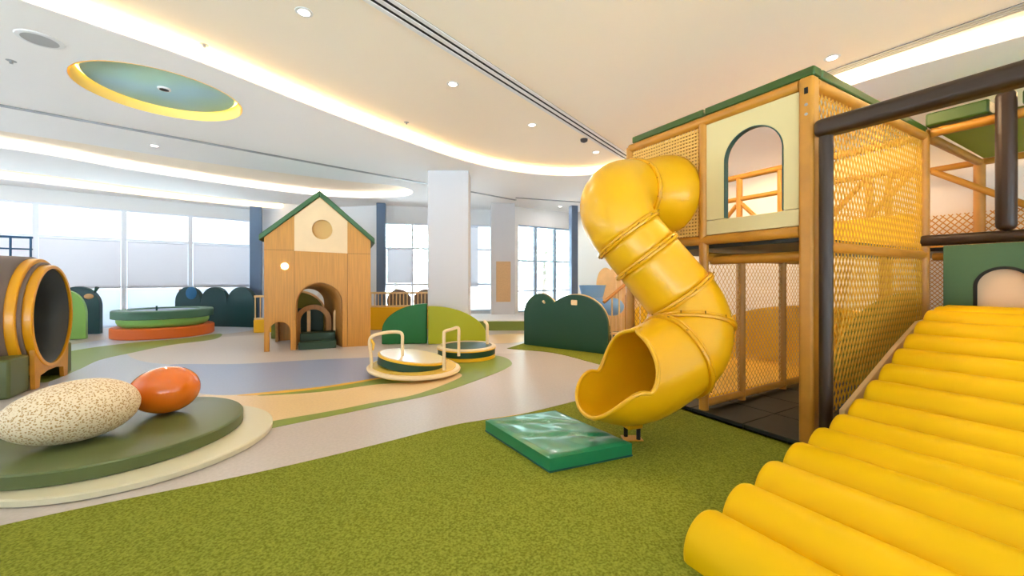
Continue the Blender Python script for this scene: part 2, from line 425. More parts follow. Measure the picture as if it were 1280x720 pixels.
# linear air slots
def slot(label, p0, p1, z, w, nslots, m_rail=M_WHITE):
    p0, p1 = V((p0[0], p0[1], z)), V((p1[0], p1[1], z)); d = (p1 - p0); L = d.length; d.normalize(); s = V((-d.y, d.x, 0))
    t = thing('linear_diffuser', label, 'vent', p0, math.atan2(d.y, d.x), 'ceiling air slots')
    MB().box((0, -w / 2, -0.004), (L, w / 2, -0.001)).build('backing', M_BLACK, t)
    nr = nslots + 1; g = w / (nslots * 2 + 1) if nslots > 1 else w / 3
    for i in range(nr):
        y = -w / 2 + (w - g) * i / (nslots)
        MB().box((0, y, -0.014), (L, y + g, -0.0045)).build('rail', m_rail, t)
D1 = V((3.2, 4.2)).normalized()
slot('long black two-slot air diffuser crossing the ceiling beside the slide', (-1.066 - D1.x * 2, 3.23 - D1.y * 2), (2.26, 7.6), ZU, 0.20, 2)
slot('grey air slot on the ceiling above the dark brown climbing beam', (3.40, 4.5), (4.6, 2.75), ZU, 0.14, 3, M_GREYM)
slot('thin dark air slot running from the window side towards the white pillar', (-7.2, 3.9), (0.1, 10.7), ZL, 0.07, 1, M_GREYM)
slot('short air slot above the right-hand garden windows', (0.1, 10.4), (1.9, 11.0), ZL, 0.07, 1, M_GREYM)

# downlights
LAMPS = [((380, 15), ZU, 'small round downlight highest in the view, nearest the long air slot'), ((566, 105), ZU, 'small round downlight between the curved cove and the long air slot'),
         ((665, 156), ZU, 'small round downlight beside the far end of the long air slot'), ((745, 190), ZU, 'tiny downlight just above the top bend of the slide'),
         ((1040, 72), ZU, 'round downlight above the climbing tower roof'), ((193, 182), ZL, 'small downlight beyond the sage disc by the thin air slot'),
         ((633, 262), ZL, 'small downlight above the pillar with the cork board'), ((33, 211), ZU, 'small downlight inside the recess by the thin cove light, over the barrel tunnel'),
         ((700, 258), ZL, 'small downlight left of the slide above the garden windows')]
def make_lamp(label):
    t = thing('downlight', label, 'light', (0, 0, 0), 0, 'ceiling downlights')
    MB().lathe([(0.045, -0.006), (0.068, -0.004), (0.07, 0.0), (0.045, 0.0)], n=28, close=False).build('trim_ring', M_WHITE, t)
    MB().lathe([(0.001, -0.005), (0.046, -0.005), (0.046, -0.001)], n=24, close=False).build('lens', M_LENS, t)
    return t
lamp0 = None
lamp_pts = []
for i, ((x, y), z, lb) in enumerate(LAMPS):
    p = G(x, y, z - 0.001)
    if lamp0 is None: lamp0 = make_lamp(lb); lamp0.location = p
    else: dup(lamp0, p, label=lb)
    lamp_pts.append(p)
t = thing('ceiling_speaker', 'round white ceiling speaker left of the sage disc', 'speaker', G(50, 49, ZL), 0)
MB().lathe([(0.115, -0.012), (0.145, -0.008), (0.15, 0.0), (0.115, 0.0)], n=36, close=False).build('rim', M_WHITE, t)
MB().lathe([(0.001, -0.008), (0.117, -0.010), (0.117, 0.0)], n=36, close=False).build('grille', M_GRILL, t)
for (x, y, z, lb) in ((14, 76, ZL, 'tiny sprinkler head below the round speaker'), (255, 56, ZU, 'tiny sprinkler head between the cove and the first downlight'), (508, 153, ZU, 'tiny sprinkler head above the white pillar')):
    t = thing('sprinkler', lb, 'sprinkler', G(x, y, z) + V((0, 0, 0.003)), 0, 'ceiling sprinklers')
    MB().lathe([(0.012, -0.03), (0.014, -0.006), (0.036, -0.004), (0.038, 0.0)], n=20).build('head', M_GREYM, t)
t = thing('smoke_detector', 'dark oval detector on the ceiling near the end of the air slot', 'detector', G(730, 174, ZU))
MB().lathe([(0.03, -0.05), (0.055, -0.035), (0.06, 0.0)], n=24).build('cap', mat('dark_detector', (58, 58, 62), 0.5), t)

# walls --------------------------------------------------------------
WD = V((0.727, 0.686, 0)).normalized(); WN = V((0.686, -0.727, 0)).normalized()   # along wall, into room
W0 = V((-10.3, 10.0, 0))
def wl(a, z=0, off=0): return W0 + WD * a + WN * off + V((0, 0, z))
A_MULL = [-9.2, -6.2, -3.6, -1.073, 0.62, 1.70, 2.55, 3.3]
A_MULL = [-8.9, -6.3, -3.7, -1.05, 0.43, 1.77, 3.22]
# header above the windows
WF = frame(W0, WD, V((0, 0, 1)), -WN)       # a along wall, b up, third axis outwards
struct(MB().box((-9, 3.02, 0), (3.6, 3.50, 0.2), WF).build('wall_left', M_WHITE))
def window(n, a0, a1, F_, z0, z1, rows, cols=1, fr=0.05, m=M_FRAME):
    t = MB()
    t.box((a0, z0, 0.02), (a0 + fr, z1, 0.10), F_); t.box((a1 - fr, z0, 0.02), (a1, z1, 0.10), F_)
    for z in [z0] + rows + [z1 - fr]: t.box((a0 + fr, z, 0.02), (a1 - fr, z + fr, 0.10), F_)
    for c in range(1, cols):
        x = a0 + (a1 - a0) * c / cols; t.box((x - fr / 2, z0 + fr, 0.02), (x + fr / 2, z1 - fr, 0.10), F_)
    o = struct(t.build('window_%d' % n, m, smooth=False))
    g = MB().box((a0 + fr, z0 + fr, 0.055), (a1 - fr, z1 - fr, 0.062), F_).build('glass_pane', M_GLASS, smooth=False); g.parent = o
    return o
BL = ['second', 'third', 'fourth']
WN_ = 0
for i in range(len(A_MULL) - 1):
    WN_ += 1
    window(WN_, A_MULL[i], A_MULL[i + 1], WF, 0.0, 3.02, [1.0, 2.22])
blabels = [None, None, 'white roller blind at the left edge of the view, behind the blue railing', 'white roller blind behind the barrel tunnel',
           'white roller blind behind the tricolour round pad', 'white roller blind beside the blue-grey steel column']
for i in (2, 3, 4, 5):
    a0, a1 = A_MULL[i] + 0.06, A_MULL[i + 1] - 0.06
    t = thing('roller_blind', blabels[i], 'blind', wl((a0 + a1) / 2, 1.0, 0), math.atan2(WD.y, WD.x), 'roller blinds of the window wall')
    w = (a1 - a0) / 2
    MB().box((-w, -0.012, 0.0), (w, -0.008, 1.19)).build('fabric', M_BLIND, t, smooth=False)
    MB().bar((-w, -0.006, 1.20), (w, -0.006, 1.20), 0.018).build('roller', M_FRAME, t)
    MB().box((-w, -0.016, -0.015), (w, -0.004, 0.01)).build('bottom_bar', M_FRAME, t)
    MB().box((-w, -0.006, -0.96), (w, -0.003, -0.02)).build('lower_sheer', M_SHEER, t, smooth=False)

# back wall pieces
def wall_seg(name, p, q, z0, z1, th=0.2, m=M_WHITE):
    p, q = V((p[0], p[1], 0)), V((q[0], q[1], 0)); d = (q - p); L = d.length; d.normalize(); o = V((-d.y, d.x, 0))
    return struct(MB().box((0, z0, 0), (L, z1, th), frame(p, d, V((0, 0, 1)), o)).build(name, m, smooth=False)), frame(p, d, V((0, 0, 1)), o), L
pA = wl(3.3); pB = (-3.75, 11.5)
wall_seg('wall_back', (pA.x, pA.y), pB, 0, 3.5)
pC = (-0.45, 12.3)
_, FB, LB = wall_seg('wall_back', pB, pC, 2.87, 3.5)
WN_ += 1; window(WN_, 0.02, LB / 2, FB, 0.25, 2.87, [1.05, 2.1], 2)
WN_ += 1; window(WN_, LB / 2, LB - 0.02, FB, 0.25, 2.87, [1.05, 2.1], 2)
wall_seg('wall_back', pB, pC, 0, 0.25)
t = thing('roller_blind', 'white roller blind between the playhouse and the white pillar', 'blind', FB @ V((0.16, 1.1, 0)), math.atan2(0.8, 3.3), 'roller blinds of the window wall')
MB().box((0.0, -0.012, 0.02), (0.72, -0.008, 0.98)).build('fabric', M_BLIND, t, smooth=False); MB().bar((0, -0.01, 1.0), (0.72, -0.01, 1.0), 0.02).build('roller', M_FRAME, t)
t = thing('roller_blind', 'white roller blind just right of the large white pillar', 'blind', FB @ V((2.25, 1.1, 0)), math.atan2(0.8, 3.3), 'roller blinds of the window wall')
MB().box((0.0, -0.012, -0.1), (0.55, -0.008, 1.68)).build('fabric', M_BLIND, t, smooth=False); MB().bar((0, -0.01, 1.7), (0.55, -0.01, 1.7), 0.02).build('roller', M_FRAME, t)
pD = (0.02, 11.6)
wall_seg('wall_back', pC, pD, 0, 3.5)
pE = (1.95, 12.9)
_, FD, LD = wall_seg('wall_back', pD, pE, 2.83, 3.5)
wall_seg('wall_back', pD, pE, 0, 0.25)
M_FRAMEB = mat('grey_blue_frame', (150, 168, 190), 0.4)
WN_ += 1; window(WN_, 0.02, 0.86, FD, 0.25, 2.83, [0.85, 1.75], 1, 0.045, M_FRAMEB)
WN_ += 1; window(WN_, 0.86, 1.62, FD, 0.25, 2.83, [0.85, 1.75], 1, 0.045, M_FRAMEB)
WN_ += 1; window(WN_, 1.62, LD, FD, 0.25, 2.83, [0.85, 1.75], 1, 0.045, M_FRAMEB)
# right wall, parallel to the climbing tower front
U = V((-0.502, 0.865, 0)).normalized(); VV = V((0.865, 0.502, 0)).normalized()
TC = V((2.193, 2.948, 0))
def TW(t_, s_, z=0.0): return TC + VV * t_ + U * s_ + V((0, 0, z))
M_WARMW = mat('warm_white_paint', (236, 226, 212), 0.8, spec=0.2)
a, b = TW(4.77, 8.75), TW(4.77, -6.5)
wall_seg('wall_right', (pE[0], pE[1]), (b.x, b.y), 0, 3.5, m=M_WARMW)

# unseen glazed sides, shaped for light: header blocks sky, low band admits ground bounce
for nm, p, q in (('wall_front', (_rw.x, -5), (-16.8, -5)), ('wall_front', (-16.8, -5), ROOM[0]), ('wall_right', (_rw.x, _rw.y), (_rw.x, -5))):
    _, FX, LX = wall_seg(nm, p, q, 1.9, 3.5)
    WN_ += 1; window(WN_, 0.0, LX, FX, 0.0, 1.9, [], max(2, int(LX / 2.2)))
# columns
def column(n, p, w, d, rz, z0, z1, m, label):
    t = MB().box((-w / 2, -d / 2, z0), (w / 2, d / 2, z1), Matrix.Translation(V((p[0], p[1], 0))) @ Matrix.Rotation(rz, 4, 'Z')).build('trim_%d' % n, m, bevel=0.012)
    return struct(t, label, 'column')
column(1, (-1.245, 8.03), 0.79, 0.55, 0.02, 0, 3.35, M_COLW, 'large white square pillar behind the half-round boards')
column(2, (-0.27, 11.35), 0.66, 0.5, 0.1, 0, 3.35, M_COLW, 'white pillar carrying the cork board')
column(3, (-7.55, 11.8), 0.30, 0.24, 0.5, 0, 3.35, M_STEEL, 'blue-grey steel column left of the playhouse')
column(4, (-3.66, 11.2), 0.24, 0.2, 0.2, 0, 3.35, M_STEEL, 'blue-grey steel column right of the playhouse')
column(5, (1.78, 11.6), 0.20, 0.2, 0.3, 0, 3.35, M_STEEL, 'blue-grey steel column at the end of the garden windows')
t = thing('cork_board', 'tall tan cork board hung on the far white pillar', 'board', (-0.24, 11.085, 0.6), 0.1)
MB().box((-0.20, -0.02, 0), (0.20, 0.008, 1.12)).build('cork_sheet', M_CORK, t, bevel=0.004)
# raised window platform with a green riser
t = MB()
t.cur = 0; t.box((-1.6, 9.6, 0.0), (1.2, 11.3, 0.22)); t.cur = 1; t.box((-1.6, 9.6, 0.22), (1.2, 11.3, 0.25))
tag(t.build('window_platform', [M_GREYGRN, M_WHITE], bevel=0.006), 'low white-topped platform with green riser below the garden windows', 'platform')

# trees outside
def tree(p, h, r, label):
    t = thing('garden_tree', label, 'tree', (p[0], p[1], -0.12), 0, 'pale trees outside the windows')
    MB().bar((0, 0, 0), (0.1, 0.05, h * 0.6), 0.11, 8, 0.06).build('trunk', M_BARK, t)
    b = MB()
    for i in range(420):
        th = random.uniform(0, 6.283); u = random.uniform(-1, 1); q = r * random.uniform(0.45, 1.0)
        c = V((math.cos(th) * math.sqrt(1 - u * u) * q, math.sin(th) * math.sqrt(1 - u * u) * q, h * 0.66 + u * q * 0.9))
        a1 = V((random.uniform(-1, 1), random.uniform(-1, 1), random.uniform(-1, 1))).normalized(); a2 = a1.orthogonal().normalized()
        L = random.uniform(0.16, 0.3)
        b.add([c - a1 * L, c + a2 * L * 0.4, c + a1 * L, c - a2 * L * 0.4], [(0, 1, 2, 3)])
    b.build('foliage', M_LEAF, t, smooth=False)
tree((1.3, 16.5), 4.2, 1.7, 'pale hazy tree seen through the garden windows left of the slide')
tree((-4.9, 16.8), 4.0, 1.6, 'pale hazy tree seen through the windows right of the playhouse')
tree((2.9, 19.5), 3.4, 1.4, 'smaller hazy tree low beside the steel column outside the garden windows')

# ------------------------------------------------------------------ climbing tower (local x = along the side, y = along the front, z up)
TR = math.atan2(VV.y, VV.x)
MT = Matrix.Translation(TC) @ Matrix.Rotation(TR, 4, 'Z')
tow = thing('climbing_tower', 'tan two-level climbing tower with arched beige panel that the yellow slide leaves from', 'play structure', TC, TR)
def post(p, z0, z1, r=0.042, par=tow, m=M_PAD): return MB().bar((p[0], p[1], z0), (p[0], p[1], z1), r, 16).build('post', m, par, bevel=0.006)
def rail(p, q, r=0.04, par=tow, m=M_PAD, name='beam'): return MB().bar(p, q, r, 14).build(name, m, par, bevel=0.005)
MB().box((-0.05, -0.045, 0), (0.05, 0.055, 2.73)).build('corner_post', M_PAD, tow, bevel=0.022, seg=3)
post((0, 0.85), 0, 2.70); post((0, 1.74), 0, 2.70, 0.045); post((2.4, 0), 0, 2.78, 0.05); post((2.4, 0.85), 0, 2.70); post((2.4, 1.37), 1.6, 2.70, 0.036); post((2.4, 1.92), 0, 2.70); post((2.4, 2.46), 0, 2.70)
rail((0, 0.06, 2.69), (0, 1.74, 2.69), 0.046); rail((0, 0.06, 1.60), (0, 1.74, 1.60), 0.044); rail((0.12, 0.06, 1.42), (0.12, 0.85, 1.42), 0.042)
rail((0.05, 0, 2.69), (2.4, 0, 2.72), 0.046); rail((0.05, 0.0, 1.49), (2.4, 0.0, 1.49), 0.04)
rail((2.4, 0, 2.72), (2.4, 2.5, 2.72), 0.042); rail((2.4, 0, 1.60), (2.4, 2.5, 1.60), 0.042); rail((0, 1.74, 1.60), (2.4, 1.74, 1.60), 0.042)
rail((0, 0.85, 1.45), (2.4, 0.85, 1.45), 0.042); rail((0, 0.85, 0.10), (2.4, 0.85, 0.10), 0.035)
post((0.60, 0.85), 0.02, 1.44, 0.036); post((1.38, 0.85), 0.02, 1.44, 0.036)
MB().box((0.03, 0.02, 1.525), (2.37, 1.72, 1.56)).build('deck', M_DKTILE, tow, bevel=0.006)
# roof pads
for y0, y1 in ((-0.03, 0.845), (0.86, 1.72)):
    MB().box((0.0, y0, 2.745), (0.12, y1, 2.815)).build('roof_pad', M_RGREEN, tow, bevel=0.012)
MB().box((0.13, -0.03, 2.745), (2.42, 0.09, 2.815)).build('roof_pad', M_RGREEN, tow, bevel=0.012)
# front frame: a = along front (local y), b = up, thickness towards the inside
FF = frame((-0.02, 0, 0), (0, 1, 0), (0, 0, 1), (1, 0, 0))
ar = arc(0.405, 2.262, 0.237, 180, 0, 28)
out = [(0.055, 1.775), (0.168, 1.775)] + ar + [(0.642, 1.775), (0.81, 1.775), (0.81, 2.645), (0.055, 2.645)]
wp = MB().plate(out, [], 0.035, FF).build('window_panel', M_BEIGE, tow, bevel=0.003); wp['label'] = 'beige panel with arched opening'
MB().box((-0.02, 0.055, 1.645), (0.015, 0.81, 1.770)).build('sill_panel', M_BEIGE, tow, bevel=0.003)
inn = [(0.168, 1.778)] + ar + [(0.642, 1.778)]
ou2 = [(0.162, 1.778)] + arc(0.405, 2.262, 0.243, 0, 180, 28) + [(0.648, 1.778)]
tr = MB().plate(inn + [(0.634, 1.778)] + arc(0.405, 2.262, 0.229, 0, 180, 28) + [(0.176, 1.778)], [], 0.05, frame((-0.024, 0, 0), (0, 1, 0), (0, 0, 1), (1, 0, 0))).build('arch_trim', M_TEAL, wp); tr['label'] = 'dark teal arch edging'
# woven panel of the slide bay with a round hole for the slide mouth
wv = MB(); hy, hz, hr = 1.262, 2.08, 0.36
def clipbars(b, horiz, lo, hi, a0, a1, pitch, r, x):
    k = lo + pitch / 2
    while k < hi:
        segs = [(a0, a1)]
        d = abs(k - (hz if horiz else hy))
        if d < hr:
            h = math.sqrt(hr * hr - d * d); c = hy if horiz else hz
            segs = [(a0, c - h), (c + h, a1)]
        for p, q in segs:
            if q - p < 0.01: continue
            if horiz: b.box((x - 0.003, p, k - r), (x + 0.003, q, k + r))
            else: b.box((x - 0.003, k - r, p), (x + 0.003, k + r, q))
        k += pitch
clipbars(wv, True, 1.645, 2.645, 0.895, 1.695, 0.032, 0.0088, -0.012)
clipbars(wv, False, 0.895, 1.695, 1.645, 2.645, 0.032, 0.0088, -0.006)
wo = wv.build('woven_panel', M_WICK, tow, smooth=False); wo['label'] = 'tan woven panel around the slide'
MB().plate([(0.895, 1.645), (1.695, 1.645), (1.695, 2.645), (0.895, 2.645)], [[(y, z) for y, z in arc(hy, hz, hr, 0, 360, 40)[:-1]]], 0.006, frame((0.02, 0, 0), (0, 1, 0), (0, 0, 1), (1, 0, 0))).build('shade_backing', M_WICKB, wo, smooth=False)
# nets
side = lambda y: (lambda a, b: V((a, y, b)))
MB().net([(0.08, 0.12), (2.35, 0.72), (2.35, 2.67), (0.08, 2.65)], 0.054, math.radians(28), 0.0060, side(0.0)).build('side_net', M_NETY, tow, smooth=False)
MB().net([(0.02, 0.12), (2.38, 0.12), (2.38, 1.42), (0.02, 1.42)], 0.046, math.radians(40), 0.003, side(0.85)).build('lower_net', M_NETT, tow, smooth=False)
MB().net([(0.02, 1.62), (2.38, 1.62), (2.38, 2.05), (0.02, 2.05)], 0.05, math.radians(38), 0.0032, side(1.74)).build('far_side_net', M_NETT, tow, smooth=False)
back = lambda x: (lambda a, b: V((x, a, b)))
MB().net([(0.03, 1.62), (1.70, 1.62), (1.70, 2.05), (0.03, 2.05)], 0.05, math.radians(38), 0.0035, back(2.4)).build('rear_net', M_NETY, tow, smooth=False)
# rear face: top board, braces, middle stud, yellow kick board
MB().box((2.385, 0.06, 2.44), (2.405, 0.81, 2.655)).build('rear_board', M_BEIGE, tow, bevel=0.003)
rail((2.4, 0.06, 2.41), (2.4, 0.85, 2.41), 0.03)
post((2.4, 0.44), 1.62, 2.40, 0.034); post((2.4, 0.32), 0.0, 1.56, 0.036)
rail((2.4, 0.82, 1.98), (2.4, 0.47, 2.38), 0.03, name='brace'); rail((2.4, 0.60, 1.75), (2.4, 0.08, 2.38), 0.03, name='brace')
rail((2.4, 0.88, 2.32), (2.4, 1.34, 1.80), 0.03, name='brace'); rail((2.4, 1.88, 2.32), (2.4, 1.40, 1.80), 0.03, name='brace'); rail((2.4, 1.96, 2.32), (2.4, 2.44, 1.80), 0.03, name='brace'); rail((2.4, 0.88, 2.40), (2.4, 2.46, 2.40), 0.034)
yb = MB().box((2.36, 0.06, 1.62), (2.38, 0.82, 1.93)).build('kick_board', M_YPAD, tow, bevel=0.004); yb['label'] = 'yellow kick board'
# cast plate on the corner post
MB().box((-0.054, -0.012, 2.60), (-0.049, 0.012, 2.645)).build('post_tag', M_BLACK, tow, smooth=False)
for z in (2.45, 2.52): MB().bar((-0.049, 0.0, z), (-0.053, 0.0, z), 0.011, 14).build('post_bolt', M_GREYM, tow)
# ground tiles under the tower
b = MB()
for i in range(5):
    for j in range(3):
        b.box((-0.06 + i * 0.50, -0.02 + j * 0.48, 0.008), (-0.06 + i * 0.50 + 0.495, -0.02 + j * 0.48 + 0.475, 0.045))
b.build('rubber_tiles', M_DKTILE, tow, bevel=0.006)

# rear climbing bay beyond the ramp
rb = thing('rear_climbing_bay', 'rear climbing bay with green roof at the top of the yellow roller ramp', 'play structure', TW(2.4, -0.06), TR)
R0 = 2.4; S0 = -0.06
def RL(t_, s_, z): return V((t_ - R0, s_ - S0, z))
def rr(p, q, r, m=M_PAD, name='beam'): return MB().bar(RL(*p), RL(*q), r, 14).build(name, m, rb, bevel=0.005)
rr((2.4, -0.06, 2.74), (2.4, -2.0, 2.74), 0.046); rr((2.46, 0.0, 2.74), (4.5, 0.0, 2.76), 0.046); rr((4.5, 0.9, 2.76), (4.5, -2.0, 2.76), 0.042)
rr((4.5, 0.0, 0), (4.5, 0.0, 2.74), 0.055, name='post'); rr((4.46, 0.42, 2.73), (4.46, -0.75, 1.87), 0.042, name='brace')
rr((4.5, 0.9, 0), (4.5, 0.9, 2.74), 0.045, name='post'); rr((4.5, -2.0, 0), (4.5, -2.0, 2.74), 0.045, name='post')
rr((4.5, 0.9, 1.66), (4.5, -2.0, 1.66), 0.042); rr((2.45, -0.06, 1.47), (2.45, -2.0, 1.47), 0.04)
dk = rr((2.36, 0.0, 1.635), (2.36, -2.0, 1.635), 0.055, M_DARK, 'front_rail'); dk['label'] = 'dark brown padded rail'
dp = MB().beam(RL(2.36, -0.555, 1.69), RL(2.36, -0.555, 2.96), 0.13, 0.13).build('dark_post', M_DARK, rb, bevel=0.05, seg=4); dp['label'] = 'dark brown padded post'
for y0, y1 in ((-0.03, -0.46), (-0.65, -1.5), (-1.52, -2.0)):
    MB().box(RL(2.33, y1, 2.795), RL(2.62, y0, 2.93)).build('roof_pad', M_RGREEN, rb, bevel=0.02)
MB().box(RL(2.5, -1.95, 2.80), RL(4.48, -0.04, 2.83)).build('roof_canvas', M_RGREEN2, rb, bevel=0.004)
MB().net([(0.0, 1.69), (0.86, 1.69), (0.86, 2.12), (0.0, 2.12)], 0.055, math.radians(42), 0.008, lambda a, b: RL(4.5, a, b)).build('low_net', M_NETO, rb, smooth=False)
MB().net([(-1.9, 1.69), (0.0, 1.69), (0.0, 2.12), (-1.9, 2.12)], 0.055, math.radians(42), 0.008, lambda a, b: RL(4.5, a, b)).build('low_net', M_NETO, rb, smooth=False)
MB().net([(-1.9, 1.72), (-0.65, 1.72), (-0.65, 2.68), (-1.9, 2.68)], 0.075, math.radians(34), 0.007, lambda a, b: RL(2.42, a, b)).build('front_net', M_NETY, rb, smooth=False)
MB().net([(-0.16, 0.9), (-0.02, 0.9), (-0.02, 1.44), (-0.16, 1.44)], 0.03, math.radians(42), 0.004, lambda a, b: RL(2.5, a, b)).build('gap_net', M_NETO, rb, smooth=False)
MB().box(RL(2.5, -2.0, 1.53), RL(4.46, 0.85, 1.57)).build('deck', M_DKTILE, rb, bevel=0.005)
# green arched panel
GF = frame(RL(2.33, 0, 0), (0, -1, 0), (0, 0, 1), (1, 0, 0))
rec = [(0.375, 0.915)] + [(0.725, 0.915)] + arc(0.55, 1.17, 0.175, 0, 180, 24)
gp = MB().plate([(0.16, 0.80), (1.9, 0.80), (1.9, 1.575), (0.16, 1.575)], [rec], 0.04, GF).build('arched_panel', M_PANELG, rb, bevel=0.004); gp['label'] = 'muted green panel with arch'
rec2_ = [(0.36, 0.90), (0.74, 0.90)] + arc(0.55, 1.17, 0.19, 0, 180, 24)
bo = MB().plate(rec2_, [[(p[0], p[1]) for p in ([(0.385, 0.925), (0.715, 0.925)] + arc(0.55, 1.17, 0.165, 0, 180, 24))]], 0.012, frame(RL(2.322, 0, 0), (0, -1, 0), (0, 0, 1), (1, 0, 0))).build('arch_border', M_BLACK, gp); bo['label'] = 'black arch border'
bb = MB().plate(rec2_, [], 0.01, frame(RL(2.36, 0, 0), (0, -1, 0), (0, 0, 1), (1, 0, 0))).build('arch_backing', M_BISQUE, gp); bb['label'] = 'pale peach board'

# dark portal over the ramp
pf = thing('ramp_portal', 'dark brown padded post and overhead beam spanning the yellow ramp', 'play structure', TW(-0.03, -0.115), TR)
MB().bar((0, 0, 0.0), (0, 0, 2.26), 0.042, 18).build('portal_post', M_DARK, pf, bevel=0.008)
MB().beam((0.0, 0.06, 2.315), (0.0, -2.4, 2.315), 0.13, 0.125).build('overhead_beam', M_DARK, pf, bevel=0.04, seg=4)
MB().bar((0, -2.4, 0.0), (0, -2.4, 2.26), 0.042, 18).build('portal_post', M_DARK, pf, bevel=0.008)

# ------------------------------------------------------------------ roller ramp
rp = thing('roller_ramp', 'yellow padded roller ramp climbing to the green arched panel', 'ramp', TW(-1.78, -0.26), TR)
def PL(t_, s_, z): return V((t_ + 1.78, s_ + 0.26, z))
RT = [(-1.70, 0.078, -0.30), (-1.42, 0.128, -0.30), (-1.145, 0.175, -0.297), (-0.868, 0.215, -0.294), (-0.594, 0.246, -0.292), (-0.325, 0.280, -0.290), (-0.05, 0.335, -0.287),
      (0.215, 0.425, -0.283), (0.475, 0.512, -0.28), (0.735, 0.602, -0.275), (0.99, 0.695, -0.27), (1.245, 0.785, -0.262), (1.50, 0.86, -0.252), (1.77, 0.885, -0.24), (2.05, 0.885, -0.23)]
for i, (t_, z, s_) in enumerate(RT):
    r = 0.152; W = 2.15; b = MB(); prof = []
    zc = max(z - 0.035, 0.02)
    # rounded-end pad: half-buried cylinder, flat below
    n = 28; ring = []
    def sec(yo, rr_, base):
        pts = []
        for k in range(n + 1):
            a = math.pi * (-0.08 + 1.16 * k / n)
            pts.append(V((math.cos(a) * rr_, yo, max(zc + math.sin(a) * rr_, base))))
        return pts
    base = max(zc - 0.06, 0.009)
    secs = [sec(0.0, r * 0.86, base), sec(-0.008, r * 0.95, base), sec(-0.028, r, base), sec(-W + 0.028, r, base), sec(-W, r * 0.88, base)]
    vs = [PL(t_, s_, 0) + p for s in secs for p in s]; m_ = n + 1; fs = []
    for q in range(len(secs) - 1):
        for k in range(m_):
            k2 = (k + 1) % m_
            fs.append((q * m_ + k, q * m_ + k2, (q + 1) * m_ + k2, (q + 1) * m_ + k))
    fs += [tuple(range(m_ - 1, -1, -1)), tuple(range((len(secs) - 1) * m_, len(secs) * m_))]
    b.add(vs, fs).build('roller', M_ROLL, rp, angle=50)
# sloping base board and side string
def rampslab(pts, y0, y1, th, name, m, bev=0.004):
    b = MB(); n = len(pts); vs = []
    for t_, z in pts:
        for y, dz in ((y0, 0), (y1, 0), (y1, -th), (y0, -th)):
            vs.append(PL(t_, y, max(z + dz, 0.010)))
    fs = [(0, 3, 2, 1), tuple((n - 1) * 4 + k for k in range(4))]
    for i in range(n - 1):
        for k in range(4): fs.append((i * 4 + k, i * 4 + (k + 1) % 4, i * 4 + 4 + (k + 1) % 4, i * 4 + 4 + k))
    return b.add(vs, fs).build(name, m, rp, bevel=bev)
st = rampslab([(0.02, 0.33), (0.5, 0.51), (1.0, 0.70), (1.5, 0.87), (2.3, 0.90)], -0.172, -0.205, 0.16, 'side_string', M_BIRCH); st['label'] = 'pale wooden side string'
rampslab([(-1.6, 0.03), (-0.4, 0.18), (0.0, 0.24), (0.5, 0.42), (1.5, 0.78), (2.28, 0.80)], -0.30, -2.35, 0.05, 'base_board', M_BIRCH)

# ------------------------------------------------------------------ tube slide
def at(px, py, D): return V(((px - CX) / F * D, D, CH + (HY - py) / F * D))
ent = TW(-0.012, 1.262, 2.08)
def bend(c, a, b, T, n):
    """circular arc of n steps that leaves along a and arrives along b, corner at c, tangent length T"""
    p0, p1 = c - a * T, c + b * T
    ang = math.acos(max(-1, min(1, a.dot(b)))); rad = T / math.tan(ang / 2)
    nrm = (b - a * a.dot(b)).normalized(); cen = p0 + nrm * rad
    return [cen - nrm * rad * math.cos(ang * k / n) + a * rad * math.sin(ang * k / n) for k in range(n + 1)]
e1 = -VV; e2 = V((0.6, -0.15, -0.78)).normalized(); e3 = V((-0.88, -0.31, -0.35)).normalized()
k1 = V((0.66, 3.50, 2.05)); A1 = bend(k1, e1, e2, 0.55, 20)
f4 = A1[-1] + e2 * 0.66
k2 = f4 + e2 * 0.40; A2 = bend(k2, e2, e3, 0.40, 20)
cl = []
def seg_(p, q, r0, r1, n, incl=True):
    for k in range(n): 
        u = k / n; cl.append(tuple(p.lerp(q, u)) + (r0 + (r1 - r0) * (u * u * (3 - 2 * u)),))
cuts = [0]
seg_(ent, A1[0], 0.39, 0.295, 12); cuts.append(len(cl))
for k, p in enumerate(A1[:-1]):
    u = k / 20; cl.append(tuple(p) + (0.295 + 0.022 * math.sin(math.pi * u) - 0.02 * u,))
cuts.append(len(cl))
f3 = A1[-1].lerp(f4, 0.36)
seg_(A1[-1], f3, 0.275, 0.275, 4); cuts.append(len(cl))
seg_(f3, f4, 0.275, 0.278, 6); cuts.append(len(cl))
for k, p in enumerate(A2[:-1]):
    if k == 9: cuts.append(len(cl))
    cl.append(tuple(p) + (0.278 + 0.044 * k / 20,))
cuts.append(len(cl))
mo = A2[-1] + e3 * 0.34
tail = catmull([tuple(A2[-1]) + (0.322,), tuple(mo) + (0.332,), (0.80, 2.965, 0.522, 0.325), (0.635, 2.91, 0.575, 0.30)], 12)
cl += tail
sl = thing('tube_slide', 'yellow spiral tube slide with open scooped mouth beside the green mat', 'slide', (0.82, 3.05, 0))
SLI = WORLD(sl).inverted()
